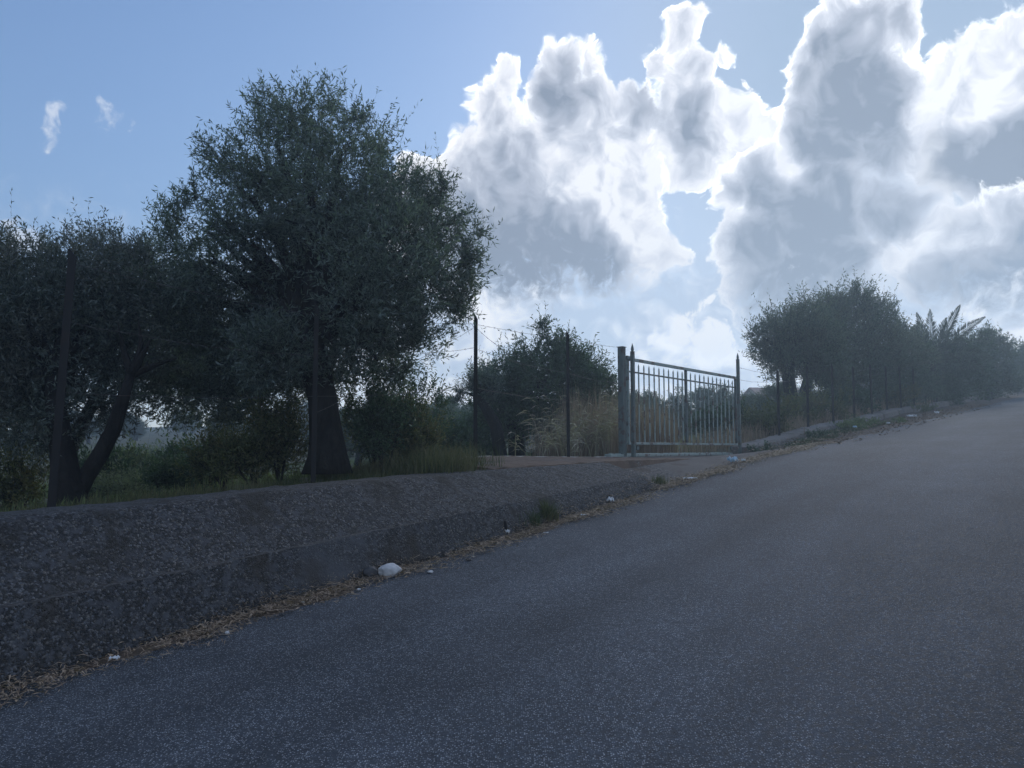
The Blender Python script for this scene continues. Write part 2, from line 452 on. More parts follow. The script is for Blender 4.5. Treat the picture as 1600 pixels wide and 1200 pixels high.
def leaf_mat(name, dark, light, trans=.25, dry=None, dryness=.0, rough=.55):
    m, t, b = mat(name)
    g = t.add('ShaderNodeNewGeometry'); rnd = g.outputs['Random Per Island']
    p = t.add('ShaderNodeTexCoord').outputs['Object']
    n1, _ = t.noise(p, 1.1, 3, .6)
    col = t.mix(rnd, dark, light)
    if dry: col = t.mix(t.math('MULTIPLY', t.map(t.math('ADD', n1, t.math('MULTIPLY', rnd, .15)), .5, .68, 0, 1, True), dryness), col, dry)
    t.put(b.inputs['Base Color'], col); b.inputs['Roughness'].default_value = rough
    b.inputs['Specular IOR Level'].default_value = .35
    tr = t.add('ShaderNodeBsdfTranslucent'); t.put(tr.inputs[0], t.vec('MULTIPLY', col, (1.2, 1.35, .6)))
    mx = t.add('ShaderNodeMixShader'); mx.inputs[0].default_value = trans
    out = t.n['Material Output']
    t.l.new(b.outputs[0], mx.inputs[1]); t.l.new(tr.outputs[0], mx.inputs[2]); t.l.new(mx.outputs[0], out.inputs[0])
    return m

def bark_mat():
    m, t, b = mat('olive_bark'); p = t.add('ShaderNodeTexCoord').outputs['Object']
    n1, _ = t.noise(t.vec('MULTIPLY', p, (1, 1, .3)), 14, 6, .7, .5); n2, _ = t.noise(p, 2, 3, .5)
    col = t.ramp(t.math('ADD', t.math('MULTIPLY', n1, .7), t.math('MULTIPLY', n2, .3)), [(.35, (.008, .008, .008)), (.6, (.028, .026, .025)), (.75, (.07, .065, .06))])
    t.put(b.inputs['Base Color'], col); b.inputs['Specular IOR Level'].default_value = .2
    bump = t.add('ShaderNodeBump'); bump.inputs['Distance'].default_value = .05
    t.put(bump.inputs['Height'], n1); t.put(b.inputs['Normal'], bump.outputs[0]); return m

def metal_mat(name, a, c_, rust=(.07, .03, .018), amount=.5, rough=.6):
    m, t, b = mat(name); p = t.add('ShaderNodeTexCoord').outputs['Object']
    n1, _ = t.noise(p, 6, 5, .65); n2, _ = t.noise(t.vec('MULTIPLY', p, (1, 1, .3)), 22, 4, .6)
    col = t.mix(n2, a, c_)
    col = t.mix(t.math('MULTIPLY', t.map(n1, .5, .62, 0, 1, True), amount), col, rust)
    t.put(b.inputs['Base Color'], col); b.inputs['Roughness'].default_value = rough
    bump = t.add('ShaderNodeBump'); bump.inputs['Distance'].default_value = .002
    t.put(bump.inputs['Height'], n1); t.put(b.inputs['Normal'], bump.outputs[0]); return m

def plain_mat(name, a, c_, sc=20, rough=.8, trans=0):
    m, t, b = mat(name); p = t.add('ShaderNodeTexCoord').outputs['Object']
    n1, _ = t.noise(p, sc, 4, .6)
    t.put(b.inputs['Base Color'], t.mix(t.map(n1, .35, .65), a, c_)); b.inputs['Roughness'].default_value = rough
    return m

M = dict(
    asphalt=asphalt_mat(),
    wall=concrete_mat('weathered_concrete', (.062, .065, .073), (.112, .116, .125), 1.5, (.040, .036, .030), 1, 70, 2.2),
    slab=concrete_mat('smooth_concrete', (.062, .065, .073), (.115, .118, .126), 1.2, (.05, .042, .034), 1, 70, 2.0),
    footing=concrete_mat('brown_mortar', (.10, .066, .046), (.19, .135, .10), .12, (.08, .06, .045), 1.6),
    footing_top=concrete_mat('pale_mortar', (.24, .23, .21), (.36, .35, .32), .1, None, 2),
    kerb=concrete_mat('kerb_concrete', (.15, .135, .12), (.26, .24, .22), .3, (.08, .06, .045)),
    apron=concrete_mat('driveway_concrete', (.075, .068, .064), (.13, .118, .11), .5, (.06, .045, .035)),
    soil=soil_mat('field_soil', (.040, .050, .018), (.07, .075, .03), (.12, .095, .055)),
    dirt=soil_mat('verge_dirt', (.055, .035, .024), (.09, .062, .045), (.15, .115, .085), 4),
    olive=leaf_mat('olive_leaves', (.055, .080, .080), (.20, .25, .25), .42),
    olive2=leaf_mat('shaded_olive_leaves', (.046, .066, .060), (.165, .205, .19), .2, (.085, .055, .04), .35),  # olive leaf copy with shade put into darker colours, some leaves dry
    bush=leaf_mat('dark_green_leaves', (.030, .058, .038), (.09, .15, .09), .34),
    sage=leaf_mat('sage_leaves', (.085, .115, .075), (.22, .26, .18), .38),
    shrub=leaf_mat('mixed_shrub_leaves', (.055, .080, .038), (.17, .195, .10), .36, (.15, .11, .06), .5),
    pine=leaf_mat('grey_green_foliage', (.050, .082, .064), (.14, .20, .16), .36, (.12, .09, .07), .35),
    palm=leaf_mat('palm_leaflets', (.020, .035, .016), (.05, .075, .035), .15),
    grass=leaf_mat('grass_blades', (.035, .058, .020), (.10, .12, .05), .3, (.20, .16, .10), .45),
    green=leaf_mat('fresh_grass_blades', (.040, .065, .028), (.09, .12, .055), .3),
    meadow=leaf_mat('meadow_grass_blades', (.085, .13, .06), (.21, .25, .12), .38),
    straw=leaf_mat('straw', (.15, .105, .075), (.42, .33, .25), .2),
    dry=leaf_mat('dry_stalks', (.20, .145, .12), (.40, .31, .26), .3),
    reed=leaf_mat('pale_dry_reeds', (.20, .18, .14), (.42, .38, .31), .3),
    bark=bark_mat(),
    post=metal_mat('dark_rusty_steel', (.007, .007, .009), (.016, .015, .016), (.022, .014, .012), .5, .85),
    gate=metal_mat('faded_grey_green_paint', (.22, .28, .255), (.36, .42, .39), (.11, .055, .035), .85, .5),
    gate_dark=metal_mat('dark_gate_paint', (.08, .105, .098), (.15, .185, .175), (.08, .042, .03), .85, .55),
    wire=metal_mat('old_wire', (.06, .06, .06), (.10, .09, .085), (.06, .035, .025), .7),
    rock=plain_mat('pale_limestone', (.42, .43, .45), (.62, .62, .62), 9),
    darkrock=plain_mat('dark_stone', (.04, .042, .048), (.09, .09, .095), 12),
    paper=plain_mat('white_paper', (.62, .66, .70), (.80, .82, .84), 30),
    bluefilm=plain_mat('blue_white_film', (.25, .50, .70), (.75, .80, .84), 14, .4),
    leaf=plain_mat('dry_leaf', (.16, .11, .07), (.34, .27, .19), 60),
    plaster=plain_mat('faded_plaster', (.34, .30, .26), (.46, .42, .37), 1.5),
    rooftile=plain_mat('roof_tiles', (.20, .11, .085), (.32, .20, .15), 3),
    glass=plain_mat('dark_window_glass', (.02, .025, .03), (.04, .045, .05), 2, .15),
    hill=soil_mat('wooded_hill_cover', (.020, .032, .018), (.035, .048, .026), (.055, .06, .035), .3),
)

# ------------------------------------------------------------------ ground, road, driveway
def grid_sheet(name, ss, ww, zfun, m, lab=None, smooth=True, wfun=None):
    S, W = np.meshgrid(ss, ww, indexing='ij')
    if wfun is not None: W = wfun(S, W)
    Z = zfun(S, W)
    X = S * DX - W * DY; Y = S * DY + W * DX
    V = np.stack([X, Y, Z], -1).reshape(-1, 3)
    ns, nw = len(ss), len(ww)
    i, j = np.meshgrid(np.arange(ns - 1), np.arange(nw - 1), indexing='ij'); a = (i * nw + j).ravel()
    F = np.stack([a, a + nw, a + nw + 1, a + 1], 1)[:, ::-1]
    return link_mesh(name, fast_mesh(name, V, [F], smooth), m)
ss = np.concatenate([np.arange(-120, -60, 10), np.arange(-60, -10, 2.), np.arange(-10, 70, .4), np.arange(70, 171, 5.)])
ww = np.concatenate([-np.geomspace(120, 12, 10), np.arange(-10, -3, 1.), np.arange(-3, 4.5, 1.5), [4.6, 4.8, 4.92], np.arange(5.05, 8, .2), np.arange(8, 34, 1.), np.geomspace(35, 170, 16)])
g = grid_sheet('ground', ss, ww, zground, M['soil']); tag(g, kind='structure')
rs = np.concatenate([np.arange(-60, -4, 2.), np.arange(-4, 60, .12), np.arange(60, 200, 2.)])
def road_w(S, W): return np.where(W > 4.9, edge_w(S), W)
road = grid_sheet('road', rs, np.array([-4., -2.5, -1, .5, 2, 3.5, 4.4, 4.92]), lambda S, W: zroad(S) + .012 - .0012 * (W - .5) ** 2 * .3, M['asphalt'], wfun=road_w)
tag(road, kind='structure')
# dirt between the asphalt and the wall, widening past the gate
def verge_z(S, W): return zroad(S) + .003 + .013 * lump(S * 6, W * 9, 1) * sstep(4.7, 5.0, W) + np.where(S > S_G1 - .35, sstep(5.0, 6.5, W) * (zfence(S) - .16 - zroad(S)), 0)
def verge_wf(S, W):
    return np.where(W > 5.0, 5.0 + (W - 5.0) * np.where(S < S_END, .12, .12 + .88 * sstep(S_G1 - .35, S_G1 + .1, S)), W)
vg = grid_sheet('verge', np.arange(-4, 75, .1), np.array([4.72, 4.86, 4.95, 5.1, 5.3, 5.6, 6.0, 6.4, 6.8]), verge_z, M['dirt'], wfun=verge_wf)
tag(vg, kind='structure')
ZG = float(at(1070, 711, 1e-6 + sw((S_G0 + S_G1) / 2, 7.03)[1]).z)   # level of the gate's track
def drive_z(S, W):
    k = sstep(5.0, 6.7, W); return (zroad(S) + .015) * (1 - k) + (ZG - .03) * k + .006 * lump(S * 5, W * 7, 1)
dv = grid_sheet('driveway', np.arange(S_END + .02, S_G1 + .25, .12), np.array([5.0, 5.3, 5.7, 6.1, 6.5, 6.9, 7.6, 9]), drive_z, M['apron'])
tag(dv, kind='structure')

# ------------------------------------------------------------------ walls
def profile_wall(name, ss, prof_fn, m, label, cat='wall', rough=.007, close=True, mi_fn=None):
    """prof_fn(s) -> list of (w, z); swept along s with end caps"""
    V = []; n = None
    for s in ss:
        pr = prof_fn(s); n = len(pr)
        for k, (w_, z) in enumerate(pr):
            j = rough * (random.uniform(-1, 1) if 0 < k < n - 1 else 0)
            x, y = sw(s, w_ + j * .6); V.append((x, y, z + j))
    F = []; mi = []
    for i in range(len(ss) - 1):
        for k in range(n - 1):
            a = i * n + k; F.append((a, a + n, a + n + 1, a + 1)[::-1]); mi.append(mi_fn(k, ss[i]) if mi_fn else 0)
    F.append(tuple(range(n))); mi.append(0); F.append(tuple(range((len(ss) - 1) * n, len(ss) * n))[::-1]); mi.append(0)
    me = bpy.data.meshes.new(name); me.from_pydata(V, [], F)
    me.polygons.foreach_set('material_index', mi); me.update()
    o = link_mesh(name, me, m); tag(o, label, cat); return o

# top front edge of the tall wall, read off against the fence line
tt = [hit(x, y, 5.80) for x, y in ((0,808),(150,797),(300,782),(480,762),(600,751),(680,744),(800,733),(900,726),(1000,721))]
st, zt = prof(tt); st = np.concatenate([[-12, -4], st]); zt = np.concatenate([[zt[0] - .9, zt[0] - .35], zt])
GT, VT = smooth_tab(st, zt, -12, 40, .1, .8)
def ztop(s): return float(np.interp(s, GT, VT))
def tall_prof(s):
    zb = float(zroad(s)); zt_ = ztop(s); h = zt_ - zb
    led = .12 * float(1 - sstep(3.6, 6.5, s)); f1 = .44
    a = [(5.0, zb - .15), (5.02, zb + .02)]
    for t in np.linspace(.12, 1, 5): a.append((5.02 + .17 * t, zb + .02 + h * f1 * t))
    a.append((5.20 + led, zb + h * f1 + .012))
    for t in np.linspace(.1, .97, 9): a.append((5.20 + led + (.58 - led) * t, zb + h * f1 + .012 + (h * (1 - f1) - .012) * t))
    a += [(5.80, zt_ - .004), (5.83, zt_ + .002), (6.35, zt_ - .004), (6.36, zt_ - .3)]
    return a
tw = profile_wall('retaining_wall', np.arange(-6, S_END, .09), tall_prof, [M['wall'], M['slab']],
                  'long low sloping concrete retaining wall with worn exposed gravel along the road edge', mi_fn=lambda k, s: 1 if k < 6 and s < 6 + .9 * math.sin(k * 2.1) else 0)
# brown mortar bank carrying the fence posts
def foot_prof(s):
    z0 = ztop(s) - .05; z1 = float(zfence(s)); t = float(sstep(S_L0 - .1, S_L0 + .5, s))
    z1 = z0 + (z1 - z0) * (.6 + .4 * t)
    return [(5.88, z0 - .05), (5.93, z0 + .065), (6.2, z0 + .06 + (z1 - z0) * .22), (6.55, z0 + .02 + (z1 - z0) * .6), (6.88, z1 - .012), (6.93, z1), (7.17, z1 + .002), (7.19, z1 - .3)]
profile_wall('fence_footing', np.arange(S_L0, S_G0 + .25, .1), foot_prof, [M['footing'], M['footing_top']],
             'sloping brown mortar footing with a pale top strip under the fence posts', 'footing', .008, mi_fn=lambda k, s: 1 if k == 5 else 0)
# low kerb wall beyond the gate
def kerb_prof(s):
    z1 = float(zfence(s)) + .05; zl = float(verge_z(np.array(s), np.array(6.7)))
    return [(6.70, min(zl, z1 - .1) - .2), (6.74, z1 - .05), (6.77, z1 - .01), (7.0, z1 + .004), (7.2, z1), (7.22, z1 - .4)]
profile_wall('kerb_wall', np.arange(S_G1 - .05, 62, .15), kerb_prof, [M['kerb']],
             'low rough concrete kerb wall under the right fence climbing beside the road', 'wall', .015)
#BODY2
# ------------------------------------------------------------------ foliage
def unit(a): return a / np.maximum(np.linalg.norm(a, axis=-1, keepdims=True), 1e-9)

def foliage_arrays(lobes, n_twigs, per, leaf_len, leaf_w, twig=.3, up=.45, shell=.5, droop=0., stems=True, r=None):
    """lobes: (x,y,z,rx,ry,rz[,weight]). Twigs grow outward through each lobe and carry lance shaped leaves."""
    r = r if r is not None else rng
    L = np.array([l if len(l) == 7 else (*l, 1.) for l in lobes], dtype=float)
    wgt = (L[:, 3] * L[:, 4] * L[:, 5]) ** .75 * L[:, 6]; wgt /= wgt.sum()
    d = unit(r.normal(size=(n_twigs, 3)))
    rad = r.random(n_twigs) ** shell
    # twigs come in sprays so that the crown clumps
    nc = max(1, n_twigs // 9)
    cid = r.integers(0, nc, n_twigs)
    cd = unit(r.normal(size=(nc, 3)))
    d = unit(d * .42 + cd[cid] * 1.0)
    crad = r.random(nc) ** shell
    rad = np.clip(crad[cid] + r.normal(size=n_twigs) * .10, .05, 1.12)
    ck = r.choice(len(L), nc, p=wgt); k = ck[cid]
    base = L[k, :3] + d * L[k, 3:6] * rad[:, None]
    tdir = unit(d * 1.0 + np.array([0, 0, up]) + r.normal(size=(n_twigs, 3)) * .55)
    tl = twig * (.5 + r.random(n_twigs)) 
    wild = (r.random(n_twigs) < .07) & (rad > .6)          # longer shoots that break the outline
    tl = np.where(wild, tl * 1.4, tl); tdir = np.where(wild[:, None], unit(d * .8 + np.array([0, 0, up + .5]) + r.normal(size=(n_twigs, 3)) * .3), tdir)
    base = base - tdir * tl[:, None] * np.where(wild, .2, .5)[:, None]
    t = np.tile(np.linspace(.12, 1, per), (n_twigs, 1)) + r.normal(size=(n_twigs, per)) * .03
    pos = base[:, None] + tdir[:, None] * (t * tl[:, None])[..., None]
    pos[..., 2] -= droop * (t ** 2) * tl[:, None]
    ld = unit(tdir[:, None] * .75 + unit(r.normal(size=(n_twigs, per, 3))) * .85 + np.array([0, 0, -droop]))
    side = unit(np.cross(ld, r.normal(size=(n_twigs, per, 3))))
    ll = leaf_len * (.6 + .7 * r.random((n_twigs, per, 1))); lw = leaf_w * (.7 + .6 * r.random((n_twigs, per, 1)))
    a = pos; m = pos + ld * ll * .45; tip = pos + ld * ll
    V = np.stack([a, m + side * lw * .5, tip, m - side * lw * .5], 2).reshape(-1, 3)
    F = np.arange(len(V)).reshape(-1, 4)
    if not stems: return V, F, None
    q = unit(np.cross(tdir, r.normal(size=(n_twigs, 3)))); q2 = np.cross(tdir, q); w_ = max(.0022, leaf_w * .16)
    e = base + tdir * tl[:, None]; e[:, 2] -= droop * tl
    S = np.stack([base + q * w_, base - q * .5 * w_ + q2 * .87 * w_, base - q * .5 * w_ - q2 * .87 * w_, e], 1).reshape(-1, 3)
    o = len(V) + np.arange(n_twigs)[:, None] * 4
    T = np.concatenate([o + np.array([[0, 1, 3]]), o + np.array([[1, 2, 3]]), o + np.array([[2, 0, 3]])], 0)
    return np.concatenate([V, S]), F, T

def foliage(name, parent, loc, lobes, n_twigs, per, leaf_len, leaf_w, m, **kw):
    V, F, T = foliage_arrays(lobes, n_twigs, per, leaf_len, leaf_w, **kw)
    V = V - np.array(loc)
    polys = [F] + ([T] if T is not None else []); mi = np.concatenate([np.zeros(len(F)), np.ones(len(T))]) if T is not None else None
    me = fast_mesh(name, V, polys, mi=mi)
    return link_mesh(name, me, [m, M['bark']], parent)

def curve_pts(p0, p1, n=6, bend=.15, sag=0):
    p0, p1 = Vector(p0), Vector(p1); L = (p1 - p0).length
    off = Vector((random.uniform(-1, 1), random.uniform(-1, 1), random.uniform(-.3, 1))) * bend * L
    out = []
    for i in range(n + 1):
        t = i / n; out.append(p0.lerp(p1, t) + off * math.sin(PI * t) * .6 + Vector((random.uniform(-1, 1), random.uniform(-1, 1), random.uniform(-1, 1))) * .012 * L)
    return out

def branches(mb, start, targets, r0, sub=2, n=7):
    for tg in targets:
        pts = curve_pts(start, tg, 6)
        rr = [r0 * (1 - .85 * i / 6) for i in range(7)]
        mb.tube(pts, rr, n, wob=.08)
        for _ in range(sub):
            i = random.randint(2, 5); L = (Vector(tg) - Vector(start)).length
            q = pts[i] + Vector((random.gauss(0, 1), random.gauss(0, 1), random.gauss(.5, .7))).normalized() * L * random.uniform(.15, .32)
            sp = curve_pts(pts[i], q, 4); r1 = rr[i] * .6
            mb.tube(sp, [r1 * (1 - .2 * j) for j in range(5)], 5)

def px_lobes(L, Y, flat=1.0):
    """ellipses measured in the photograph's pixels turned into real lobes at their distance: (x, y, r[, dY[, weight[, ry/r]]])"""
    out = []
    for l in L:
        x, y, r_ = l[:3]; dY = l[3] if len(l) > 3 else 0; wt = l[4] if len(l) > 4 else 1; fl = l[5] if len(l) > 5 else 1
        c = at(x, y, Y + dY); rr = r_ / 1210 * (Y + dY)
        out.append((c.x, c.y, c.z, rr, rr * flat, rr * fl, wt))
    return out

def tree(name, base, trunk_pts, trunk_r, lobes, nt, per, ll, lw, m, label, cat='tree', group=None, branch_r=.09, sub=2, **kw):
    root = empty(name, base, label, cat, group)
    mb = MB(); mb.tube(trunk_pts, trunk_r, 12, wob=.10)
    fork = trunk_pts[-1]
    tgts = [fork.lerp(Vector(l[:3]), .82) for l in lobes]
    branches(mb, fork, tgts, branch_r, sub)
    tr = mb.build('trunk', M['bark'], root, None, True)
    tr.data.transform(__import__('mathutils').Matrix.Translation(-Vector(base)))
    foliage('crown', root, base, lobes, nt, per, ll, lw, m, **kw)
    return root

# the big olive behind the wall
Y0 = 9.7
b = on_ground(*at(512, 715, 9.35)[:2])
main_l = px_lobes([(478,185,62,0,.75),(425,165,38,.3,.55),(545,185,45,-.2,.6),(595,225,50,.3,.8),(350,245,52,.2,.6),(303,295,45,0,.6),(285,330,38,0,.7),
    (440,285,105,.5,1.1),(545,300,100,-.5,1.1),(632,325,66,.3,1.1),(700,292,26,.1,.6),(690,350,50,0,.9),(738,355,26,.2,.6),(725,412,38,-.2,1),(675,430,72,.3,1.2),
    (590,430,110,-.6,1.25),(490,420,105,.6,1.25),(372,350,60,-.4,1.2),(290,390,60,.4,1.3),(330,420,60,-.3,1.2),(712,480,38,0,1.1),(650,525,52,-.2,1.1),(570,530,75,.5,1.2),
    (455,530,95,.6,1.3),(430,560,70,-.5,1.2),(340,500,85,.5,1.4),(390,600,75,.9,1.4),(262,460,62,.5,1.3),(300,590,75,1.0,1.4),(530,545,50,-.3,.6),(615,575,30,.1,.7),(665,560,26,.3,.5)], Y0, 1.15)
tp = [at(512,740,9.35), at(512,712,9.35), at(510,670,9.38), at(503,620,9.4), at(492,580,9.45), at(482,545,9.5), at(478,500,9.6)]
tree('olive_tree', b, tp, [.31,.25,.20,.185,.19,.20,.15], main_l, 12200, 18, .072, .015, M['olive'],
     'large dark olive tree with a thick leaning trunk and rounded crown, tallest in view', branch_r=.12, twig=.36, up=.55, shell=.42)

def trunk_line(pts, Y): return [at(x, y, Y) for x, y in pts]
# two-stemmed olive behind the left post
b = on_ground(*at(108, 780, 8.6)[:2])
l2 = px_lobes([(60,470,85,0,1),(20,420,60,.3,.8),(110,400,38,.4,.7),(150,470,75,.2,1),(200,430,55,.3,.9),(190,375,30,.5,.5),(100,540,90,.3,1.1),(20,560,90,0,1.1),(200,540,80,.6,1.1),(60,640,70,-.2,.9),(150,630,60,.3,.9),(-60,480,90,.3),(-60,600,90,.3)], 9.0, 1.2)
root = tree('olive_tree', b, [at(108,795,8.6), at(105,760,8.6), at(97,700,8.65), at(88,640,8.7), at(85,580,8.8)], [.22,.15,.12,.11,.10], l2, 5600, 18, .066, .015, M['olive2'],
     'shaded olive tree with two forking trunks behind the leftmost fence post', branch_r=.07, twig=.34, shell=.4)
mb = MB(); pts = trunk_line([(112,785),(135,745),(160,705),(178,670),(190,630),(205,585)], 8.7)
mb.tube(pts, [.13,.095,.085,.08,.07,.05], 10, wob=.1); branches(mb, pts[-1], trunk_line([(235,530),(185,510),(275,560),(215,500)], 8.7), .055, 2)
st2 = mb.build('stem', M['bark'], root, None, True); st2.data.transform(__import__('mathutils').Matrix.Translation(-b))
# further olives on the left
b = on_ground(*at(96, 735, 14)[:2])
l3 = px_lobes([(180,395,42,0,.8),(225,400,36,0,.6),(140,385,36,0,.6),(170,450,60,.3),(235,500,70,0,1.1),(300,540,70,0,1.1),(330,610,55,0,1),(240,590,60,.5,1),(400,560,60,.5,1)], 14, 1.3)
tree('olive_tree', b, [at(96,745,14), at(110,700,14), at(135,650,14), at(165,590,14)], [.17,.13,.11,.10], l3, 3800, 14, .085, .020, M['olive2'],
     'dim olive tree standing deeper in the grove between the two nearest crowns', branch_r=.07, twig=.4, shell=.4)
b = on_ground(*at(-30, 760, 12)[:2])
l4 = px_lobes([(-20,400,45,0,.6),(20,395,35,0,.5),(50,385,30,0,.5),(-20,480,70,0,1),(40,500,60,.5,1),(0,600,80,0,1.1),(-90,540,90,0,1)], 12, 1.3)
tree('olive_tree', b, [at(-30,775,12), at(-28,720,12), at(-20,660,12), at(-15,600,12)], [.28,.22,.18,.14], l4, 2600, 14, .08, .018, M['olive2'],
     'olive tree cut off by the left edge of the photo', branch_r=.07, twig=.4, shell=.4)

# dark evergreen in the middle
def mid_tree(Y, base_px, tr, trr, L, nt, per, ll, lw, m, label, name='tree', group=None, **kw):
    b = on_ground(*at(base_px[0], base_px[1], Y)[:2])
    pts = [Vector((b.x, b.y, b.z - .1))] + [at(x, y, Y) for x, y in tr]
    return tree(name, b, pts, trr, px_lobes(L, Y, 1.2), nt, per, ll, lw, m, label, group=group, **kw)
mid_tree(18, (810, 700), [(805,670),(790,640),(800,610)], [.22,.18,.16,.12],
    [(845,540,32,0,.8),(852,520,18,0,.6),(800,600,48),(850,600,62,0,1.2),(905,600,55,0,1.1),(930,625,40),(935,585,32,0,.8),(880,560,38),(765,600,30,0,.7),(790,650,48,0,1.1),(850,665,55,0,1.2),(900,660,50,0,1.1),(775,625,40)],
    5200, 14, .095, .024, M['bush'], 'dark rounded evergreen tree with an upright tuft, left of the gate', name='evergreen_tree', branch_r=.06, twig=.38, shell=.38)
mid_tree(16.5, (788, 700), [(775,665),(758,635),(742,618)], [.16,.13,.11,.08],
    [(735,600,22,0,.6),(755,590,20,0,.5),(720,612,16,0,.4),(770,605,18,0,.5)], 420, 12, .08, .018, M['olive'],
    'thin leaning olive tree against the bright sky beside the tall fence post', name='olive_tree', branch_r=.04, sub=1, twig=.36, shell=.5)

# right group behind the fence
G = 'trees behind the right fence'
mid_tree(27, (1232, 680), [(1232,650),(1236,620),(1232,590),(1235,560)], [.34,.26,.22,.2,.16],
    [(1235,525,48),(1195,530,26,0,.5),(1180,520,14,0,.4),(1205,555,28,0,.6),(1260,500,42),(1275,545,48,0,1.1),(1225,570,34,0,.8),(1290,580,40,0,.9)],
    3000, 13, .12, .032, M['pine'], 'grey-green tree with a sparse drooping left edge next to the gate', name='olive_tree', group=G, branch_r=.08, twig=.62, up=.9, shell=.42)
mid_tree(31, (1262, 680), [(1260,650),(1258,610),(1268,570)], [.34,.28,.22,.18],
    [(1320,490,44),(1345,480,30,0,.8),(1300,480,30,0,.8),(1335,462,22,0,.8),(1305,464,18,0,.8),(1340,530,58,0,1.0),(1300,540,48,0,.9),(1375,500,30,0,.9),(1385,545,38),(1330,590,52)],
    3900, 13, .13, .034, M['pine'], 'tallest tree of the right group, with a feathery rounded top', name='olive_tree', group=G, branch_r=.09, twig=.68, up=1.0, shell=.42)
mid_tree(33, (1400, 660), [(1398,630),(1396,590)], [.25,.2,.16],
    [(1400,525,30),(1415,560,38),(1380,580,38),(1425,600,34),(1395,620,30)],
    1900, 12, .14, .036, M['pine'], 'mid-sized tree just left of the palm', name='olive_tree', group=G, branch_r=.07, twig=.5, shell=.4)
mid_tree(38, (1480, 650), [(1480,630),(1482,600)], [.25,.2,.16],
    [(1450,565,30),(1480,560,40),(1515,550,36),(1500,590,45),(1460,600,42),(1530,530,20,0,.7),(1440,630,26)],
    2800, 12, .16, .042, M['bush'], 'very dark dense tree growing round the foot of the palm', name='evergreen_tree', group=G, branch_r=.07, twig=.5, shell=.4)
mid_tree(44, (1545, 640), [(1545,620),(1547,595)], [.25,.2,.16],
    [(1545,545,34),(1530,560,36),(1565,560,26),(1555,590,34),(1530,600,32),(1575,600,24)],
    1900, 12, .17, .044, M['pine'], 'rounded dull green tree right of the palm', name='olive_tree', group=G, branch_r=.07, twig=.5, shell=.4)
mid_tree(58, (1592, 628), [(1592,612),(1592,598)], [.25,.2,.16],
    [(1590,562,26),(1610,565,30),(1585,585,22),(1640,570,40),(1610,595,30)],
    1900, 12, .2, .055, M['bush'], 'dark tree at the right edge of the photo where the road disappears', name='evergreen_tree', group=G, branch_r=.07, twig=.6, shell=.4)

# palm
def palm(px, Y):
    b = on_ground(*at(px[0], 640, Y)[:2]); top = at(px[0], px[1], Y)
    root = empty('palm_tree', b, 'palm with upright feathery fronds showing above the dark trees', 'palm tree')
    mb = MB(); mb.tube([(0, 0, -.1), (0.05, 0, (top - b).z * .5), tuple(top - b)], [.28, .22, .2], 10, wob=.1)
    mb.build('trunk', M['bark'], root, None, True)
    o = top - b
    fr = [(-10, 1.9, .15, .2), (8, 2.1, .15, 2.2), (20, 1.9, .2, .6), (34, 2.3, .25, 5.5), (47, 2.2, .3, .3), (-26, 2.0, .3, 3.0), (-42, 1.9, .4, 3.5), (62, 2.1, .5, 6.0), (-65, 1.8, .6, 2.8), (80, 1.9, .7, 1.2),
          (40, 2.0, .4, 1.6), (-38, 2.0, .4, 4.6), (55, 1.9, .4, 4.2), (15, 2.1, .2, 4.8)]
    for ang, L, bend, az in fr + [(-22, 1.5, .02, 3.1), (-19, 1.6, .02, 3.4), (-24, 1.45, .0, 2.8)]:
        L *= 1.32
        mb = MB(); hx = math.sin(R(ang)); n = 12; pts = []
        c_, s_ = math.cos(az) * .45, math.sin(az) * .45
        for i in range(n + 1):
            t = i / n; a = R(ang) * (1 + bend * t * 1.5)
            r_ = L * t
            pts.append(o + Vector((math.sin(a) * r_ * (1 if abs(math.cos(az)) > 0 else 1), s_ * r_ * .8, math.cos(a) * r_)))
        mb.tube(pts, [.03 * (1 - .8 * i / n) for i in range(n + 1)], 5)
        for i in range(2, n * 6):
            t = i / (n * 6); k = min(int(t * n), n - 1); p = pts[k].lerp(pts[k + 1], t * n - k); d = (pts[k + 1] - pts[k]).normalized()
            for sd_ in (-1, 1):
                q = d.cross(Vector((0, 1, 0))).normalized() * sd_
                q = (q * .8 + Vector((0, random.uniform(-.6, .6), 0)) + d * .9).normalized()
                ll = .42 * math.sin(PI * min(1, t * .9 + .12)) + .06; wv = d * .03
                e = p + q * ll; m_ = p + q * ll * .5
                bb = len(mb.v); mb.v += [p[:], (m_ + wv)[:], e[:], (m_ - wv)[:]]; mb.f.append((bb, bb + 1, bb + 2, bb + 3))
        mb.build('frond', M['palm'], root)
palm((1456, 566), 37)

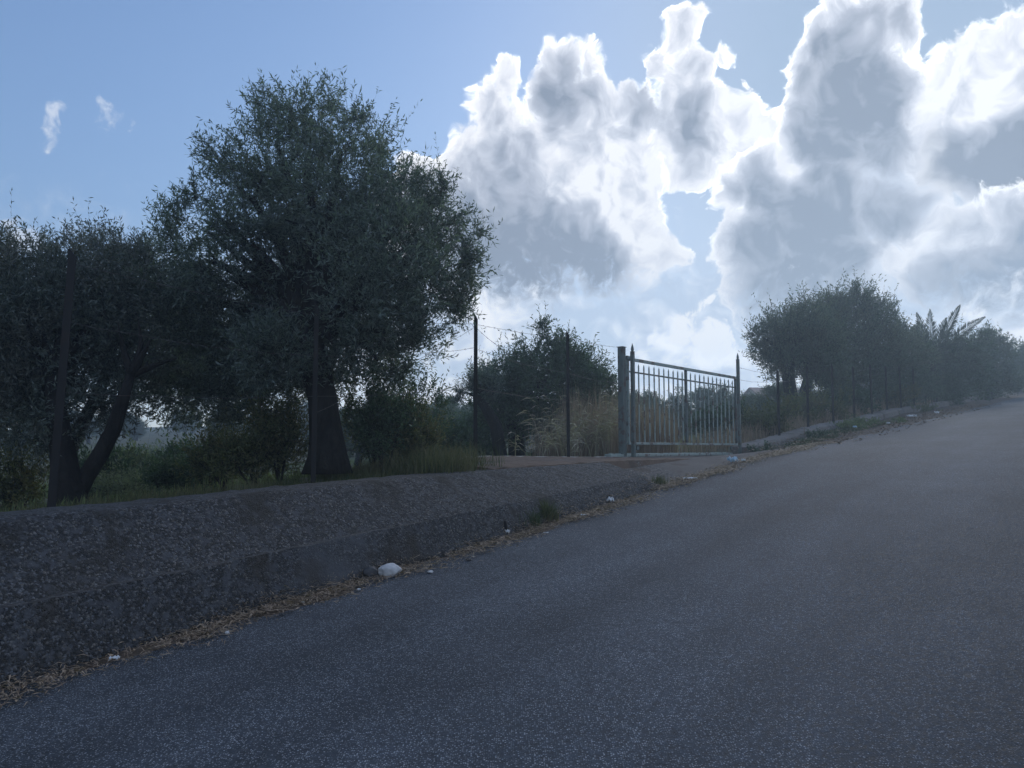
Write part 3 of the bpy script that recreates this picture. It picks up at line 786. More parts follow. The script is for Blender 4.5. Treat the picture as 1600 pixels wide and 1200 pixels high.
# background grove: three built, then copied
def grove_proto(kind, label):
    root = empty('olive_tree', (0, 0, 0), label, 'tree', 'distant trees of the grove')
    mb = MB(); mb.tube([(0, 0, -.3), (0, 0, .5), (.1, .05, 1.2)], [.25, .2, .15], 8, wob=.1)
    sets = [[(0,0,2.3,1.5,1.5,1.1),(1.0,.2,2.0,1,1,.9),(-1.1,-.1,1.9,1,1,.8),(.2,.5,3.0,.9,.9,.7),(-.4,-.6,2.9,.7,.7,.6),(.5,-.8,1.6,1,1,.8)],
            [(0,0,1.9,1.7,1.6,.9),(1.3,.3,1.7,.9,.9,.8),(-1.4,0,1.6,.9,.9,.7),(-.5,.2,2.6,.8,.8,.6),(.6,-.3,2.4,.7,.7,.6)],
            [(0,0,2.4,1.1,1.1,1.4),(.6,.2,1.7,.9,.9,.9),(-.6,-.1,1.8,.9,.9,.9),(.1,0,3.7,.6,.6,.7),(-.2,.3,1.2,1.2,1.2,.7)]][kind]
    branches(mb, (.1, .05, 1.2), [s[:3] for s in sets], .06, 1, 5)
    mb.build('trunk', M['bark'], root, None, True)
    foliage('crown', root, (0, 0, 0), sets, 1500, 11, .15, .042, [M['olive'], M['bush'], M['pine']][kind], twig=.42, shell=.4)
    return root
def copy_tree(o, parent=None):
    c_ = o.copy(); COL.objects.link(c_)
    if parent: c_.parent = parent
    for ch in list(o.children): copy_tree(ch, c_)
    return c_
protos = [grove_proto(k, '') for k in range(3)]
used = [False] * 3
def place(k, X, Y, sc, rz, label, zz=0):
    o = protos[k] if not used[k] else copy_tree(protos[k]); used[k] = True
    g_ = on_ground(X, Y); o.location = (g_.x, g_.y, g_.z - .1 + zz); o.rotation_euler = (0, 0, rz); o.scale = (sc, sc, sc * random.uniform(.9, 1.1)); o['label'] = label
    return o
# px, top y, distance, kind
GR = [(665,622,36,0,'distant tree rising right of the big trunk, behind the drooping leaves'),(700,618,44,1,'wide distant tree left of the tall fence post'),(720,640,27,1,'low broad tree behind the tall fence post'),
      (640,640,30,2,'narrow distant tree seen past the lower right leaves of the big olive'),(590,625,40,0,'far tree just right of the big trunk'),(690,655,23,2,'nearest low tree in the gap between big olive and tall post'),
      (745,625,55,0,'far tree crown behind the tall post'),(960,600,30,0,'tree behind the square gate post'),(1010,612,34,1,'tree seen through the left bars of the gate'),(1060,608,30,2,'tree seen through the middle of the gate'),
      (1105,600,36,0,'round tree seen through the right bars of the gate'),(1140,606,40,1,'tree behind the right end of the gate'),(1180,625,38,1,'low tree right of the gate under the house roof'),
      (1215,632,30,0,'low tree in front of the distant house'),(1160,628,50,0,'small far tree right of the gate post'),(560,640,26,1,'shaded tree close behind the big trunk'),
      (430,640,42,0,'grove tree left of the big trunk'),(350,648,60,1,'grove tree in the gap under the olive crown'),(290,655,75,0,'far grove tree above the grassy clearing'),(215,650,70,2,'grove tree right of the forked trunk'),
      (30,640,30,0,'grove tree low at the left edge'),(140,650,62,1,'grove tree behind the forked trunk'),(1300,600,48,0,'tree filling the back of the right group'),(1370,600,52,1,'tree behind the second fence post pair at right'),
      (1430,585,56,0,'tree behind the palm'),(1500,580,62,2,'narrow tree behind the trees right of the palm'),(480,650,50,0,'far tree hidden behind the big trunk'),(1250,640,44,1,'tree between house and right trunks'),
      (880,625,45,0,'far tree behind the dark evergreen'),(820,625,50,1,'far tree behind the upright tuft')]
for i, (x, ty, Y, k, lab) in enumerate(GR):
    p = at(x, ty, Y); g_ = on_ground(p.x, p.y); H = [3.6, 3.1, 4.3][k]
    sc = max(.55, (p.z - g_.z) / H)
    place(k, p.x, p.y, sc, i * 1.7, lab)
# far belt of trees closing the horizon
belt = []
for i in range(46):
    Y = random.uniform(65, 130); x = -250 + 2050 * (i + random.random()) / 46
    ty = random.uniform(622, 645) if x < 1150 else random.uniform(600, 625)
    p = at(x, ty, Y); g_ = on_ground(p.x, p.y); k = random.randint(0, 2); sc = max(.7, min(2.6, (p.z - g_.z) / 3.6))
    o = place(k, p.x, p.y, sc, random.random() * 6, 'small far-off tree in the belt along the horizon'); o['group'] = 'far belt of trees on the horizon'

# shrubs and bushes
def bush(x, Y, H, W_, m, label, group=None, nt=260, per=12, ll=.06, lw=.02, up=.9, name='bush', twig=.28, yb=700, w_fix=None):
    p = at(x, yb, Y); b = on_ground(p.x, p.y); r_ = np.random.default_rng(int(x * 7 + Y * 31))
    L = []
    for _ in range(5):
        a = r_.random() * 6.28; q = r_.random() * .5
        L.append((b.x + math.cos(a) * q * W_, b.y + math.sin(a) * q * W_, b.z + H * (.3 + .35 * r_.random()), W_ * .42, W_ * .42, H * .38))
    root = empty(name, b, label, 'bush' if name == 'bush' else 'shrub', group)
    mb = MB()
    branches(mb, tuple(b - Vector((0, 0, .05))), [l[:3] for l in L], .018, 2, 5)
    s_ = mb.build('stem', M['bark'], root, None, True); s_.data.transform(__import__('mathutils').Matrix.Translation(-b))
    foliage('foliage', root, b, L, nt, per, ll, lw, m, twig=twig, up=up, shell=.5)
    return root
BU = [(600,9.9,1.3,.85,'bush','tall bush with small green leaves right of the big trunk'),(585,10.9,1.4,.9,'shrub','leafy shrub leaning on the right side of the big trunk'),(640,10.3,.95,.7,'shrub','yellowish shrub at the left end of the brown footing'),
      (655,11.2,1.35,.9,'bush','bush behind the yellowish shrub by the footing'),(440,9.8,1.2,.8,'shrub','scrub with dry tips left of the big trunk'),(400,9.6,.85,.7,'shrub','olive-green shrub a little left of the big trunk'),
      (355,10.8,.9,.8,'shrub','dull shrub under the low crown of the big olive'),(290,11.8,.6,.8,'bush','small dark green bush at the edge of the clearing'),(250,16,.8,1.2,'bush','rounded dark bush across the clearing'),
      (190,13,.45,1.0,'sage','greyish shrub right of the forked trunk'),(150,17,.6,1.2,'sage','faint shrub deep behind the forked trunk'),(20,9.5,1.1,1.0,'shrub','dark shrub at the left edge behind the wall'),(215,19,.6,1.4,'sage','pale shrub in the sunlit clearing'),
      (205,15,.75,1.1,'sage','pale shrub close behind the leaning trunk'),(335,16,1.0,1.2,'bush','dark bush under the crown of the big olive'),(165,14,.8,1.0,'bush','bush in the opening between the two forked stems'),(265,18,.7,1.2,'sage','pale shrub just behind the dark bushes of the clearing'),(235,25,.9,1.8,'sage','pale shrub in the clearing just right of the forked trunk'),(280,22,.8,1.5,'bush','green shrub in the middle of the clearing'),(175,29,1.0,2.0,'sage','pale shrub at the far side of the clearing between the trunks'),(320,27,1.0,2.0,'sage','pale shrub far back left of the dense bush'),(255,33,1.2,2.4,'bush','green shrub at the far edge of the clearing'),(150,24,.8,1.6,'bush','green shrub seen in the fork of the leaning trunk'),
      (700,14.5,1.0,.9,'bush','dark bush behind the footing left of the tall post'),(725,17,1.3,1.2,'bush','large dark bush low behind the tall post'),(1200,21,1.0,1.2,'shrub','brownish scrub right of the gate behind the kerb wall'),(1245,24,1.0,1.4,'shrub','brownish scrub below the trunk nearest the gate'),
      (1290,25,1.2,1.4,'shrub','dull scrub behind the second right fence post'),(1335,28,1.1,1.5,'bush','green scrub between right fence posts under the tallest tree'),(1385,32,1.2,1.6,'shrub','scrub near the palm group beside the fence'),(1430,36,1.3,1.8,'bush','dark scrub closing the fence line below the palm'),
      (1480,41,1.3,2.0,'bush','dark scrub beyond the palm along the kerb'),(1530,49,1.4,2.2,'shrub','scrub far up the road before the bend'),(1110,21,.9,1.0,'bush','green bush low behind the right half of the gate'),(1150,22,1.0,1.0,'bush','green bush behind the right gate post')]
for x, Y, H, W_, kd, lab in BU:
    far = Y > 13
    bush(x, Y, H, W_, {'bush': M['bush'], 'shrub': M['shrub'], 'sage': M['sage']}[kd], lab, None, nt=(520 if not far else 300), per=12, ll=.055 if not far else .1, lw=.018 if not far else .036, name='shrub' if kd == 'sage' else kd, twig=.3 if not far else .4)

# ------------------------------------------------------------------ grasses, reeds, straw
def blades(name, centers, n, H, m, label, wid=.006, spread=.12, lean=.35, parent=None, kind='stuff', r=None, cat=None, heads=0):
    r = r if r is not None else rng
    C_ = np.asarray(centers, dtype=float); k = r.integers(0, len(C_), n)
    b = C_[k, :3].copy(); b[:, :2] += r.normal(size=(n, 2)) * spread
    hs = H * (.45 + .75 * r.random(n)) * (C_[k, 3] if C_.shape[1] > 3 else 1)
    az = r.random(n) * 2 * PI; d = np.stack([np.cos(az), np.sin(az), np.zeros(n)], 1); ln = lean * r.random(n) ** 1.2
    side = np.stack([-np.sin(az + r.normal(size=n)), np.cos(az + r.normal(size=n)), np.zeros(n)], 1)
    P_ = []
    for t, wf in ((0, 1), (.35, .9), (.7, .6), (1, 0)):
        c_ = b + d * (ln * hs * t ** 1.8)[:, None] + np.array([0, 0, 1]) * (hs * t * (1 - .25 * ln * t))[:, None]
        if wf > 0: P_ += [c_ - side * wid * wf / 2, c_ + side * wid * wf / 2]
        else: P_ += [c_]
    V = np.stack(P_, 1).reshape(-1, 3); o = np.arange(n)[:, None] * 7
    Q = np.concatenate([o + np.array([[0, 1, 3, 2]]), o + np.array([[2, 3, 5, 4]])]); T = o + np.array([[4, 5, 6]])
    me = fast_mesh(name, V, [Q, T]); ob = link_mesh(name, me, m, parent)
    if label: tag(ob, label, cat, None, kind)
    return ob, b, hs, d, ln

def area(n, s0, s1, w0, w1, zf_=None):
    s = rng.uniform(s0, s1, n); w_ = rng.uniform(w0, w1, n)
    z = zground(s, w_) if zf_ is None else np.array([zf_(a, c_) for a, c_ in zip(s, w_)])
    return np.stack([s * DX - w_ * DY, s * DY + w_ * DX, z, .6 + .6 * rng.random(n)], 1)
blades('grass', area(700, -4, S_L0 + .6, 6.45, 8.2), 26000, .17, M['grass'], 'short grass and weeds along the top of the wall under the olives', .006, .10, .7, cat='grass')
blades('tall_grass', area(60, 6.4, S_L0 + .35, 6.15, 7.5), 4200, .34, M['grass'], 'taller grass tufts on the wall top around the big trunk', .007, .12, .6, cat='grass')
blades('field_grass', area(2600, -2, 34, 8.2, 30), 60000, .16, M['meadow'], 'green grass covering the clearing behind the wall', .016, .30, .6, cat='grass')
blades('dry_grass', area(170, S_G0 + .6, S_G1 - .8, 8.0, 9.6), 9000, 1.25, M['dry'], 'tall dry tan grass standing close behind the gate', .008, .12, .22, cat='dry grass')
blades('dry_scrub', area(300, S_G1, 42, 7.4, 8.6), 7000, .6, M['dry'], 'dry brown undergrowth behind the right fence', .012, .2, .5, cat='dry grass')
blades('weeds', area(120, S_G1 + 1.0, S_G1 + 9, 5.9, 6.7, lambda a, c_: float(verge_z(np.array(a), np.array(c_)))), 4600, .13, M['green'], 'low green weeds at the foot of the right kerb wall', .010, .12, .8, cat='weeds')
# arching pale reeds left of the gate
def reeds(x, Y, n, H, label, seed):
    r_ = np.random.default_rng(seed); p = at(x, 700, Y); b0 = on_ground(p.x, p.y)
    root = empty('reed_clump', b0, label, 'reed clump', 'clumps of dry reeds left of the gate')
    ob, b, hs, d, ln = blades('stalk', [(0, 0, 0, 1)], n, H, M['reed'], None, .016, .14, .9, root, r=r_)
    # drooping leaves and plumes near each tip
    tip = b + d * (ln * hs)[:, None] + np.array([0, 0, 1]) * (hs * (1 - .25 * ln))[:, None]
    V = []; k = 9
    for j in range(k):
        t = .45 + .5 * j / k
        c_ = b + d * (ln * hs * t ** 1.8)[:, None] + np.array([0, 0, 1]) * (hs * t * (1 - .25 * ln * t))[:, None]
        q = unit(d + r_.normal(size=(n, 3)) * .6); q[:, 2] = -.15 + .5 * r_.random(n); L_ = .16 + .2 * r_.random(n)
        sd_ = unit(np.cross(q, r_.normal(size=(n, 3)))) * .010
        V.append(np.stack([c_, c_ + q * L_[:, None] * .5 + sd_, c_ + q * L_[:, None] - np.array([0, 0, .07]), c_ + q * L_[:, None] * .5 - sd_], 1))
    V = np.concatenate(V).reshape(-1, 3)
    link_mesh('leaf_blades', fast_mesh('leaf_blades', V, [np.arange(len(V)).reshape(-1, 4)]), M['reed'], root)
reeds(880, 13.9, 14, 1.05, 'sparse reed clump with green-yellow stalks just left of the second post', 3)
reeds(905, 14.6, 26, 1.35, 'widest pale reed clump arching behind the second fence post', 4)
reeds(940, 14.9, 26, 1.3, 'pale reed clump against the square gate post', 5)
reeds(838, 13.2, 7, 1.0, 'few thin bent reeds between the two middle posts', 6)

# straw and leaf litter along the asphalt edge
def litter(name, n, s0, s1, c0, spread, L, wd, m, label, side=None):
    s = rng.uniform(s0, s1, n); w_ = c0 + rng.normal(size=n) * spread
    w_ += .05 * np.sin(s * 2.1) - .03 * np.sin(s * 5.3)
    keep = (np.sin(s * 1.9 + .6) + np.sin(s * 4.7) * .6 + rng.normal(size=n) * .8) > -.9
    s, w_ = s[keep], w_[keep]; w_ = np.clip(w_, 4.45, None)
    n = len(s)
    z = np.maximum(zroad(s) + .018, np.where(w_ > 4.75, verge_z(s, np.clip(w_, 4.72, 5.1)) + .004, 0) * (w_ > 4.75)+ (w_ <= 4.75) * (zroad(s) + .018))
    wall = np.clip(w_ - 5.0, 0, .3) * (s < S_END) * .9
    z = z + .012 * rng.random(n) ** 2 + wall
    a = rng.random(n) * 2 * PI; X = s * DX - w_ * DY; Y = s * DY + w_ * DX
    ll = L * (.4 + rng.random(n)); c_ = np.stack([X, Y, z], 1)
    d = np.stack([np.cos(a), np.sin(a), rng.normal(size=n) * .22], 1); sd_ = np.stack([-np.sin(a), np.cos(a), rng.normal(size=n) * .3], 1) * (wd * (.5 + rng.random(n)))[:, None]
    up_ = np.zeros((n, 3)); up_[:, 2] = .25 * ll * rng.random(n)
    V = np.stack([c_ - d * ll[:, None] / 2, c_ + up_ + sd_, c_ + d * ll[:, None] / 2, c_ + up_ - sd_], 1).reshape(-1, 3)
    V[:, 2] = np.maximum(V[:, 2], np.repeat(c_[:, 2], 4) - .004)
    o = link_mesh(name, fast_mesh(name, V, [np.arange(len(V)).reshape(-1, 4)]), m); tag(o, label, 'litter', None, 'stuff'); return o
litter('straw_litter', 21000, 1.0, 16.5, 4.90, .115, .07, .0035, M['straw'], 'brown straw and pine needles gathered along the road edge')
litter('leaf_litter', 2600, 1.0, 17, 4.92, .13, .035, .010, M['leaf'], 'small dry leaves scattered along the road edge')
litter('verge_litter', 2600, 14, 40, 5.2, .45, .09, .016, M['leaf'], 'dry debris on the dirt verge beyond the gate')
litter('twig_litter', 260, 2.0, 16, 4.86, .12, .22, .003, M['straw'], 'thin pale twigs lying on the road edge')

def weed(s, w_, H, n, m, label, seed, wid=.006, spread=.05, name='weed'):
    r_ = np.random.default_rng(seed); x, y = sw(s, w_); z = float(zroad(s)) + .02
    root = empty(name, (x, y, z), label, 'weed')
    blades('leaves', [(0, 0, 0, 1)], n, H, m, None, wid, spread, .8, root, r=r_)
    return root
def road_at(x, y, w_): return hit(x, y, w_)[0]
for i, (x, y, w_, H, n, mm, lab) in enumerate([(855,805,5.06,.24,300,'grass','largest yellow-green weed growing at the foot of the wall'),(830,815,5.08,.17,220,'green','dark green weed beside the largest one at the wall foot'),
      (1030,762,5.1,.14,160,'grass','weed at the corner where the tall wall ends')]):
    weed(road_at(x, y, w_), w_, H, n, M[mm], lab, 50 + i)
def vbush(s, w_, W_, H, label, seed, m='bush', nt=170):
    r_ = np.random.default_rng(seed); x, y = sw(s, w_); z = float(verge_z(np.array(s), np.array(w_)))
    L = [(x + r_.normal() * W_ * .3, y + r_.normal() * W_ * .3, z + H * .45, W_ * .4, W_ * .4, H * .4) for _ in range(4)]
    root = empty('low_plant', (x, y, z), label, 'plant')
    foliage('leaves', root, (x, y, z), L, nt, 10, .05, .022, M[m], twig=.14, up=1.2)
vbush(S_G1 + 3.6, 6.35, .6, .2, 'low green plant at the kerb wall nearest the gate', 1)
vbush(S_G1 + 6.2, 6.3, 1.1, .3, 'bright green spreading plant on the verge halfway up', 2, 'meadow', 300)
vbush(S_G1 + 8.0, 6.1, .9, .26, 'second green spreading plant further up the verge', 3, 'meadow', 220)
vbush(S_G1 + .1, 6.6, .35, .26, 'dark leafy plant at the foot of the right gate post', 4, 'bush', 200)
vbush(S_G1 + 16, 6.2, 1.0, .35, 'small plant far up the verge beside white litter', 5, 'shrub', 140)

# ------------------------------------------------------------------ stones and litter
def lump_obj(name, s, w_, size, m, label, cat, seed, zoff=0, rz=0, sharp=.25):
    import bmesh
    r_ = np.random.default_rng(seed); bm = bmesh.new(); bmesh.ops.create_icosphere(bm, subdivisions=4, radius=1)
    ph = r_.random((7, 3)) * 6; dr = unit(r_.normal(size=(9, 3))); off = .62 + .3 * r_.random(9)
    for v in bm.verts:
        p = np.array(v.co)
        for d_, o_ in zip(dr, off):      # flat facets cut by planes
            k = p @ d_
            if k > o_: p = p - d_ * (k - o_) * .85
        p = p * (1 + sharp * .25 * (math.sin(p[0] * 5 + ph[0, 0]) * math.sin(p[1] * 6 + ph[1, 0]) + .5 * math.sin(p[2] * 11 + ph[2, 0]) * math.sin(p[0] * 13 + ph[3, 0])))
        v.co = Vector(p * np.array(size))
    me = bpy.data.meshes.new(name); bm.to_mesh(me); bm.free(); me.polygons.foreach_set('use_smooth', [True] * len(me.polygons))
    x, y = sw(s, w_); o = link_mesh(name, me, m, None, (x, y, float(zroad(s)) + zoff)); o.rotation_euler = (0, 0, rz)
    return tag(o, label, cat)
sr = road_at(610, 893, 4.86)
lump_obj('rock', sr, 4.86, (.115, .062, .062), M['rock'], 'pale whitish rock lying in the straw at the road edge', 'rock', 12, .05, PI / 2 - PHI - .25)
lump_obj('rock', sr - .12, 4.97, (.065, .06, .055), M['darkrock'], 'dark stone tucked behind the pale rock', 'rock', 4, .05)
rr_ = random.Random(8)
for i in range(9):
    s = rr_.uniform(2.0, 16); q = rr_.uniform(.012, .026)
    lump_obj('pebble', s, rr_.uniform(4.6, 4.85), (q, q * .8, q * .6), M['rock' if i % 3 else 'darkrock'], 'small loose stone lying along the asphalt edge', 'pebble', 30 + i, .018)['group'] = 'small stones along the road edge'

def scrap(x, y, w_, L, W_, m, label, seed, crumple=.25, lift=.02, rz=0, name='paper_scrap'):
    """a torn, crumpled sheet with thickness"""
    s = road_at(x, y, w_); r_ = np.random.default_rng(seed); nx, ny = 12, 7; L *= .8; W_ *= .8
    V = []
    ph = r_.random(6) * 6
    for side_ in (0, 1):
        for i in range(nx):
            for j in range(ny):
                u, v = i / (nx - 1) - .5, j / (ny - 1) - .5
                ed = 1 - .22 * abs(math.sin(i * 1.7 + ph[0])) * abs(2 * v) - .25 * (2 * u) ** 2 * abs(math.sin(j * 1.3 + ph[1]))
                z = crumple * W_ * (math.sin(u * 9 + ph[2]) * math.cos(v * 7 + ph[3]) + .5 * math.sin(u * 19 + v * 15 + ph[4])) * .5 + crumple * W_ * .6
                V.append((u * L * ed, v * W_ * ed, z + side_ * .002))
    F = []; N_ = nx * ny
    for i in range(nx - 1):
        for j in range(ny - 1):
            a = i * ny + j; F.append((a, a + 1, a + ny + 1, a + ny)); F.append((N_ + a, N_ + a + ny, N_ + a + ny + 1, N_ + a + 1))
    rim = [i * ny for i in range(nx)] + [(nx - 1) * ny + j for j in range(1, ny)] + [i * ny + ny - 1 for i in range(nx - 2, -1, -1)] + [j for j in range(ny - 2, 0, -1)]
    for a, b_ in zip(rim, rim[1:] + rim[:1]): F.append((a, N_ + a, N_ + b_, b_))
    me = bpy.data.meshes.new(name); me.from_pydata(V, [], F); me.update()
    X, Y = sw(s, w_); o = link_mesh(name, me, m, None, (X, Y, float(zroad(s)) + lift)); o.rotation_euler = (0, 0, rz)
    return tag(o, label, 'litter')
P_ = M['paper']
scrap(1078, 750, 4.9, .30, .11, P_, 'flat white sheet of paper on the road edge below the gate', 1, .25, .02, -.1)
scrap(954, 773, 5.0, .12, .09, P_, 'crumpled white tissue at the foot of the wall near its end', 2, .7, .03, .8)
scrap(912, 799, 4.85, .10, .06, P_, 'small white scrap on the road edge between the two weeds and the tissue', 3, .3, .02, .2)
scrap(853, 832, 4.7, .08, .04, P_, 'thin white strip lying on the asphalt below the yellow-green weed', 4, .15, .016, .1)
scrap(793, 828, 5.02, .07, .06, P_, 'tiny white crumpled scrap beside the short stake', 5, .7, .03, .5)
scrap(178, 1045, 4.85, .085, .045, P_, 'pale bluish scrap in the straw at lower left', 6, .5, .02, .3)
scrap(290, 1008, 4.82, .07, .05, M['leaf'], 'curled beige leaf at the asphalt edge uphill of the pale scrap', 7, .6, .02, .9, 'dry_leaf')
scrap(560, 937, 4.72, .04, .03, P_, 'smallest white scrap on the asphalt just below the pale rock', 8, .5, .016, .9)
scrap(1145, 724, 5.05, .26, .14, M['bluefilm'], 'blue and white crumpled wrapper beside the gate', 9, .7, .03, .3, 'wrapper')
scrap(1162, 727, 4.95, .14, .09, P_, 'white scrap right beside the blue wrapper', 10, .5, .02, 1.2)
scrap(1425, 650, 5.5, .5, .16, P_, 'long white sheet of rubbish far up the verge', 11, .5, .05, .2)
scrap(1464, 648, 5.2, .35, .15, P_, 'whitish rubbish at the asphalt edge, farthest up the road', 12, .6, .05, .7)
scrap(1388, 660, 5.3, .2, .1, P_, 'small white rubbish on the verge below the long white sheet', 13, .6, .04, .7)
scrap(1336, 670, 5.6, .2, .1, M['bluefilm'], 'pale blue scrap among the green verge plants', 14, .6, .08, .7, 'wrapper')
# short stake at the wall foot
s_ = road_at(790, 826, 5.06); X, Y = sw(s_, 5.06); z0 = float(zroad(s_))
mb = MB(); mb.tube([(0, 0, -.03), (.004, 0, .07), (-.003, .004, .13)], [.020, .018, .014], 8, wob=.12)
o = mb.build('stake', M['post'], None, None, True); o.location = (X, Y, z0 + .02); tag(o, 'short dark stub of a stake at the foot of the wall', 'stake')

# ------------------------------------------------------------------ fences
def fence_pt(x, w_=7.03):
    d = ray(x, 700); k = w_ / (-DY * d[0] + DX * d[1]); return d[0] * k, d[1] * k
def post(parent, base, H, wd, lean=(0, 0), m='post', tip=True, flange=True):
    """steel angle post: two flanges meeting at a corner, cut to a point"""
    mb = MB(); bx_, by_, bz_ = base; t = .006
    def flange_(dx, dy):
        p0 = Vector((0, 0, -.25)); V0 = []
        z = [-.25, H - .08, H]
        for zz, kk in ((z[0], 1), (z[1], 1), (z[2], .12)):
            ox, oy = lean[0] * zz, lean[1] * zz
            for a, b_ in ((0, 0), (dx * wd * kk, dy * wd * kk)):
                nx_, ny_ = (-dy * t / 2, dx * t / 2)
                V0 += [(ox + a + nx_, oy + b_ + ny_, zz), (ox + a - nx_, oy + b_ - ny_, zz)]
        b0 = len(mb.v); mb.v += V0
        for i in range(2):
            q = b0 + 4 * i
            mb.f += [(q, q + 2, q + 6, q + 4), (q + 1, q + 5, q + 7, q + 3), (q + 2, q + 3, q + 7, q + 6), (q, q + 4, q + 5, q + 1)]
        mb.f += [(b0, b0 + 1, b0 + 3, b0 + 2), (b0 + 8, b0 + 10, b0 + 11, b0 + 9)]
    flange_(1, 0); flange_(0, 1) if flange else None
    o = mb.build('post', M[m], parent); o.location = base
    return o
def wire(mb, a, b, sag=.02, barbs=True, r_=.0022):
    a, b = Vector(a), Vector(b); L = (b - a).length; n = max(6, int(L / .25)); pts = []
    for i in range(n + 1):
        t = i / n; p = a.lerp(b, t); p.z -= sag * 4 * t * (1 - t); p += Vector((random.uniform(-1, 1), random.uniform(-1, 1), random.uniform(-1, 1))) * .006 * (0 < i < n); pts.append(p)
    mb.tube(pts, r_, 4, cap=False)
    if barbs:
        for k in range(int(L / .12)):
            t = (k + .5) / int(L / .12); i = min(int(t * n), n - 1); p = pts[i].lerp(pts[i + 1], t * n - i)
            for _ in range(2):
                d = Vector((random.uniform(-1, 1), random.uniform(-1, 1), random.uniform(-1, 1))).normalized() * .016
                mb.tube([p - d, p + d], .0016, 3, cap=False)

# left fence
def zf_at(X, Y): return float(zfence(X * DX + Y * DY))
LP = [(78, 2.22, .07, (.035, 0)), (487, 2.0, .05, (0, 0)), (740, 1.98, .05, (0, 0)), (886, 2.02, .046, (0, 0))]
x0_, y0_ = fence_pt(78)
lf = empty('barbed_wire_fence', (x0_, y0_, zf_at(x0_, y0_)), 'rusty barbed wire fence on dark steel posts left of the gate', 'fence')
lb = lf.location
tops = []
for x, H, wd, ln in LP:
    X, Y = fence_pt(x); z = zf_at(X, Y)
    post(lf, (X - lb.x, Y - lb.y, z - lb.z), H, wd, ln); tops.append((Vector((X - lb.x, Y - lb.y, z - lb.z)), H, ln))
def on_post(k, h, which): 
    b_, H, ln = which[k]; return b_ + Vector((ln[0] * h * 1, ln[1] * h, h))
gp = fence_pt(974); GPV = Vector((gp[0] - lb.x, gp[1] - lb.y, ZG - lb.z))
lt = tops
def strand(name, pairs, parent, **kw):
    mb = MB()
    for a, b_ in pairs: wire(mb, a, b_, **kw)
    return mb.build(name, M['wire'], parent)
strand('wire', [(on_post(0, 2.1, lt), on_post(1, 1.85, lt)), (on_post(1, 1.85, lt), on_post(2, 1.83, lt)), (on_post(2, 1.83, lt), on_post(3, 1.90, lt)), (on_post(3, 1.90, lt), GPV + Vector((0, 0, 1.93)))], lf, sag=.02)
strand('wire', [(on_post(0, 1.6, lt), on_post(1, 1.4, lt)), (on_post(1, 1.4, lt), on_post(2, 1.5, lt)), (on_post(2, 1.5, lt), on_post(3, 1.35, lt)), (on_post(3, 1.35, lt), GPV + Vector((0, 0, 1.3)))], lf, sag=.05)
strand('wire', [(on_post(0, 1.0, lt), on_post(1, .95, lt)), (on_post(1, .95, lt), on_post(2, .95, lt)), (on_post(2, .95, lt), on_post(3, .9, lt))], lf, sag=.03, barbs=False)
strand('wire', [(on_post(1, .75, lt), on_post(2, 1.78, lt)), (on_post(2, 1.80, lt), on_post(3, .9, lt))], lf, sag=.03)
# right fence
RP = [(1217, 1.75), (1263, 1.8), (1303, 1.8), (1336, 1.75), (1364, 1.8), (1388, 1.7), (1410, 1.7), (1431, 1.7), (1449, 1.6)]
x0_, y0_ = fence_pt(1217)
rf = empty('barbed_wire_fence', (x0_, y0_, zf_at(x0_, y0_)), 'barbed wire fence on thin dark posts climbing right of the gate', 'fence'); rb_ = rf.location
rt = []
for x, H in RP:
    X, Y = fence_pt(x); z = zf_at(X, Y); post(rf, (X - rb_.x, Y - rb_.y, z - rb_.z), H, .05, (random.uniform(-.01, .01), 0)); rt.append((Vector((X - rb_.x, Y - rb_.y, z - rb_.z)), H, (0, 0)))
gx, gy = fence_pt(1157); GR_ = Vector((gx - rb_.x, gy - rb_.y, ZG - rb_.z))
for h0, h1, sg in ((2.0, 1.65, .04), (1.72, 1.45, .05), (1.38, 1.1, .06), (.9, .7, .04)):
    prs = [(GR_ + Vector((0, 0, h0)), on_post(0, h1, rt))] + [(on_post(k, h1, rt), on_post(k + 1, h1, rt)) for k in range(len(rt) - 1)]
    strand('wire', prs, rf, sag=sg)

# ------------------------------------------------------------------ sliding gate
gA = Vector((*fence_pt(981, 7.12), ZG)); gB = Vector((*fence_pt(1152, 7.12), ZG))
gd = (gB - gA); GL = gd.length; gdir = gd.normalized(); gang = math.atan2(gdir.y, gdir.x)
gate = empty('sliding_gate', gA, 'grey-green steel sliding gate with pointed vertical bars across the driveway', 'gate')
def gp_(t, z, off=0): return (gdir.x * t - gdir.y * off, gdir.y * t + gdir.x * off, z)
zt_ = float(at(985, 558, gA.y).z) - ZG; zb_ = float(at(994, 691, gA.y).z) - ZG
def gbar(mb, t0, t1, z0, z1, th, off=0, wv=.04):
    if t1 - t0 > z1 - z0: mb.box(gp_((t0 + t1) / 2, (z0 + z1) / 2, off), (t1 - t0, th, z1 - z0), gang, .003)
    else: mb.box(gp_((t0 + t1) / 2, (z0 + z1) / 2, off), (t1 - t0, th, z1 - z0), gang, .003)
mb = MB(); gbar(mb, 0, GL, zt_ - .055, zt_, .05); mb.build('top_rail', M['gate'], gate)
zr2 = zt_ - .24
mb = MB(); gbar(mb, .05, GL - .05, zr2 - .03, zr2, .02, .012); mb.build('middle_rail', M['gate_dark'], gate)
mb = MB(); gbar(mb, 0, GL, zb_ - .042, zb_, .05); mb.build('bottom_rail', M['gate'], gate)
for t in (0.0, GL * .475, GL - .05):
    mb = MB(); gbar(mb, t, t + .05, zb_ + .002, zt_ - .057, .046); mb.build('stile', M['gate_dark' if t else 'gate'], gate)
tm = GL * .475; nb = 11
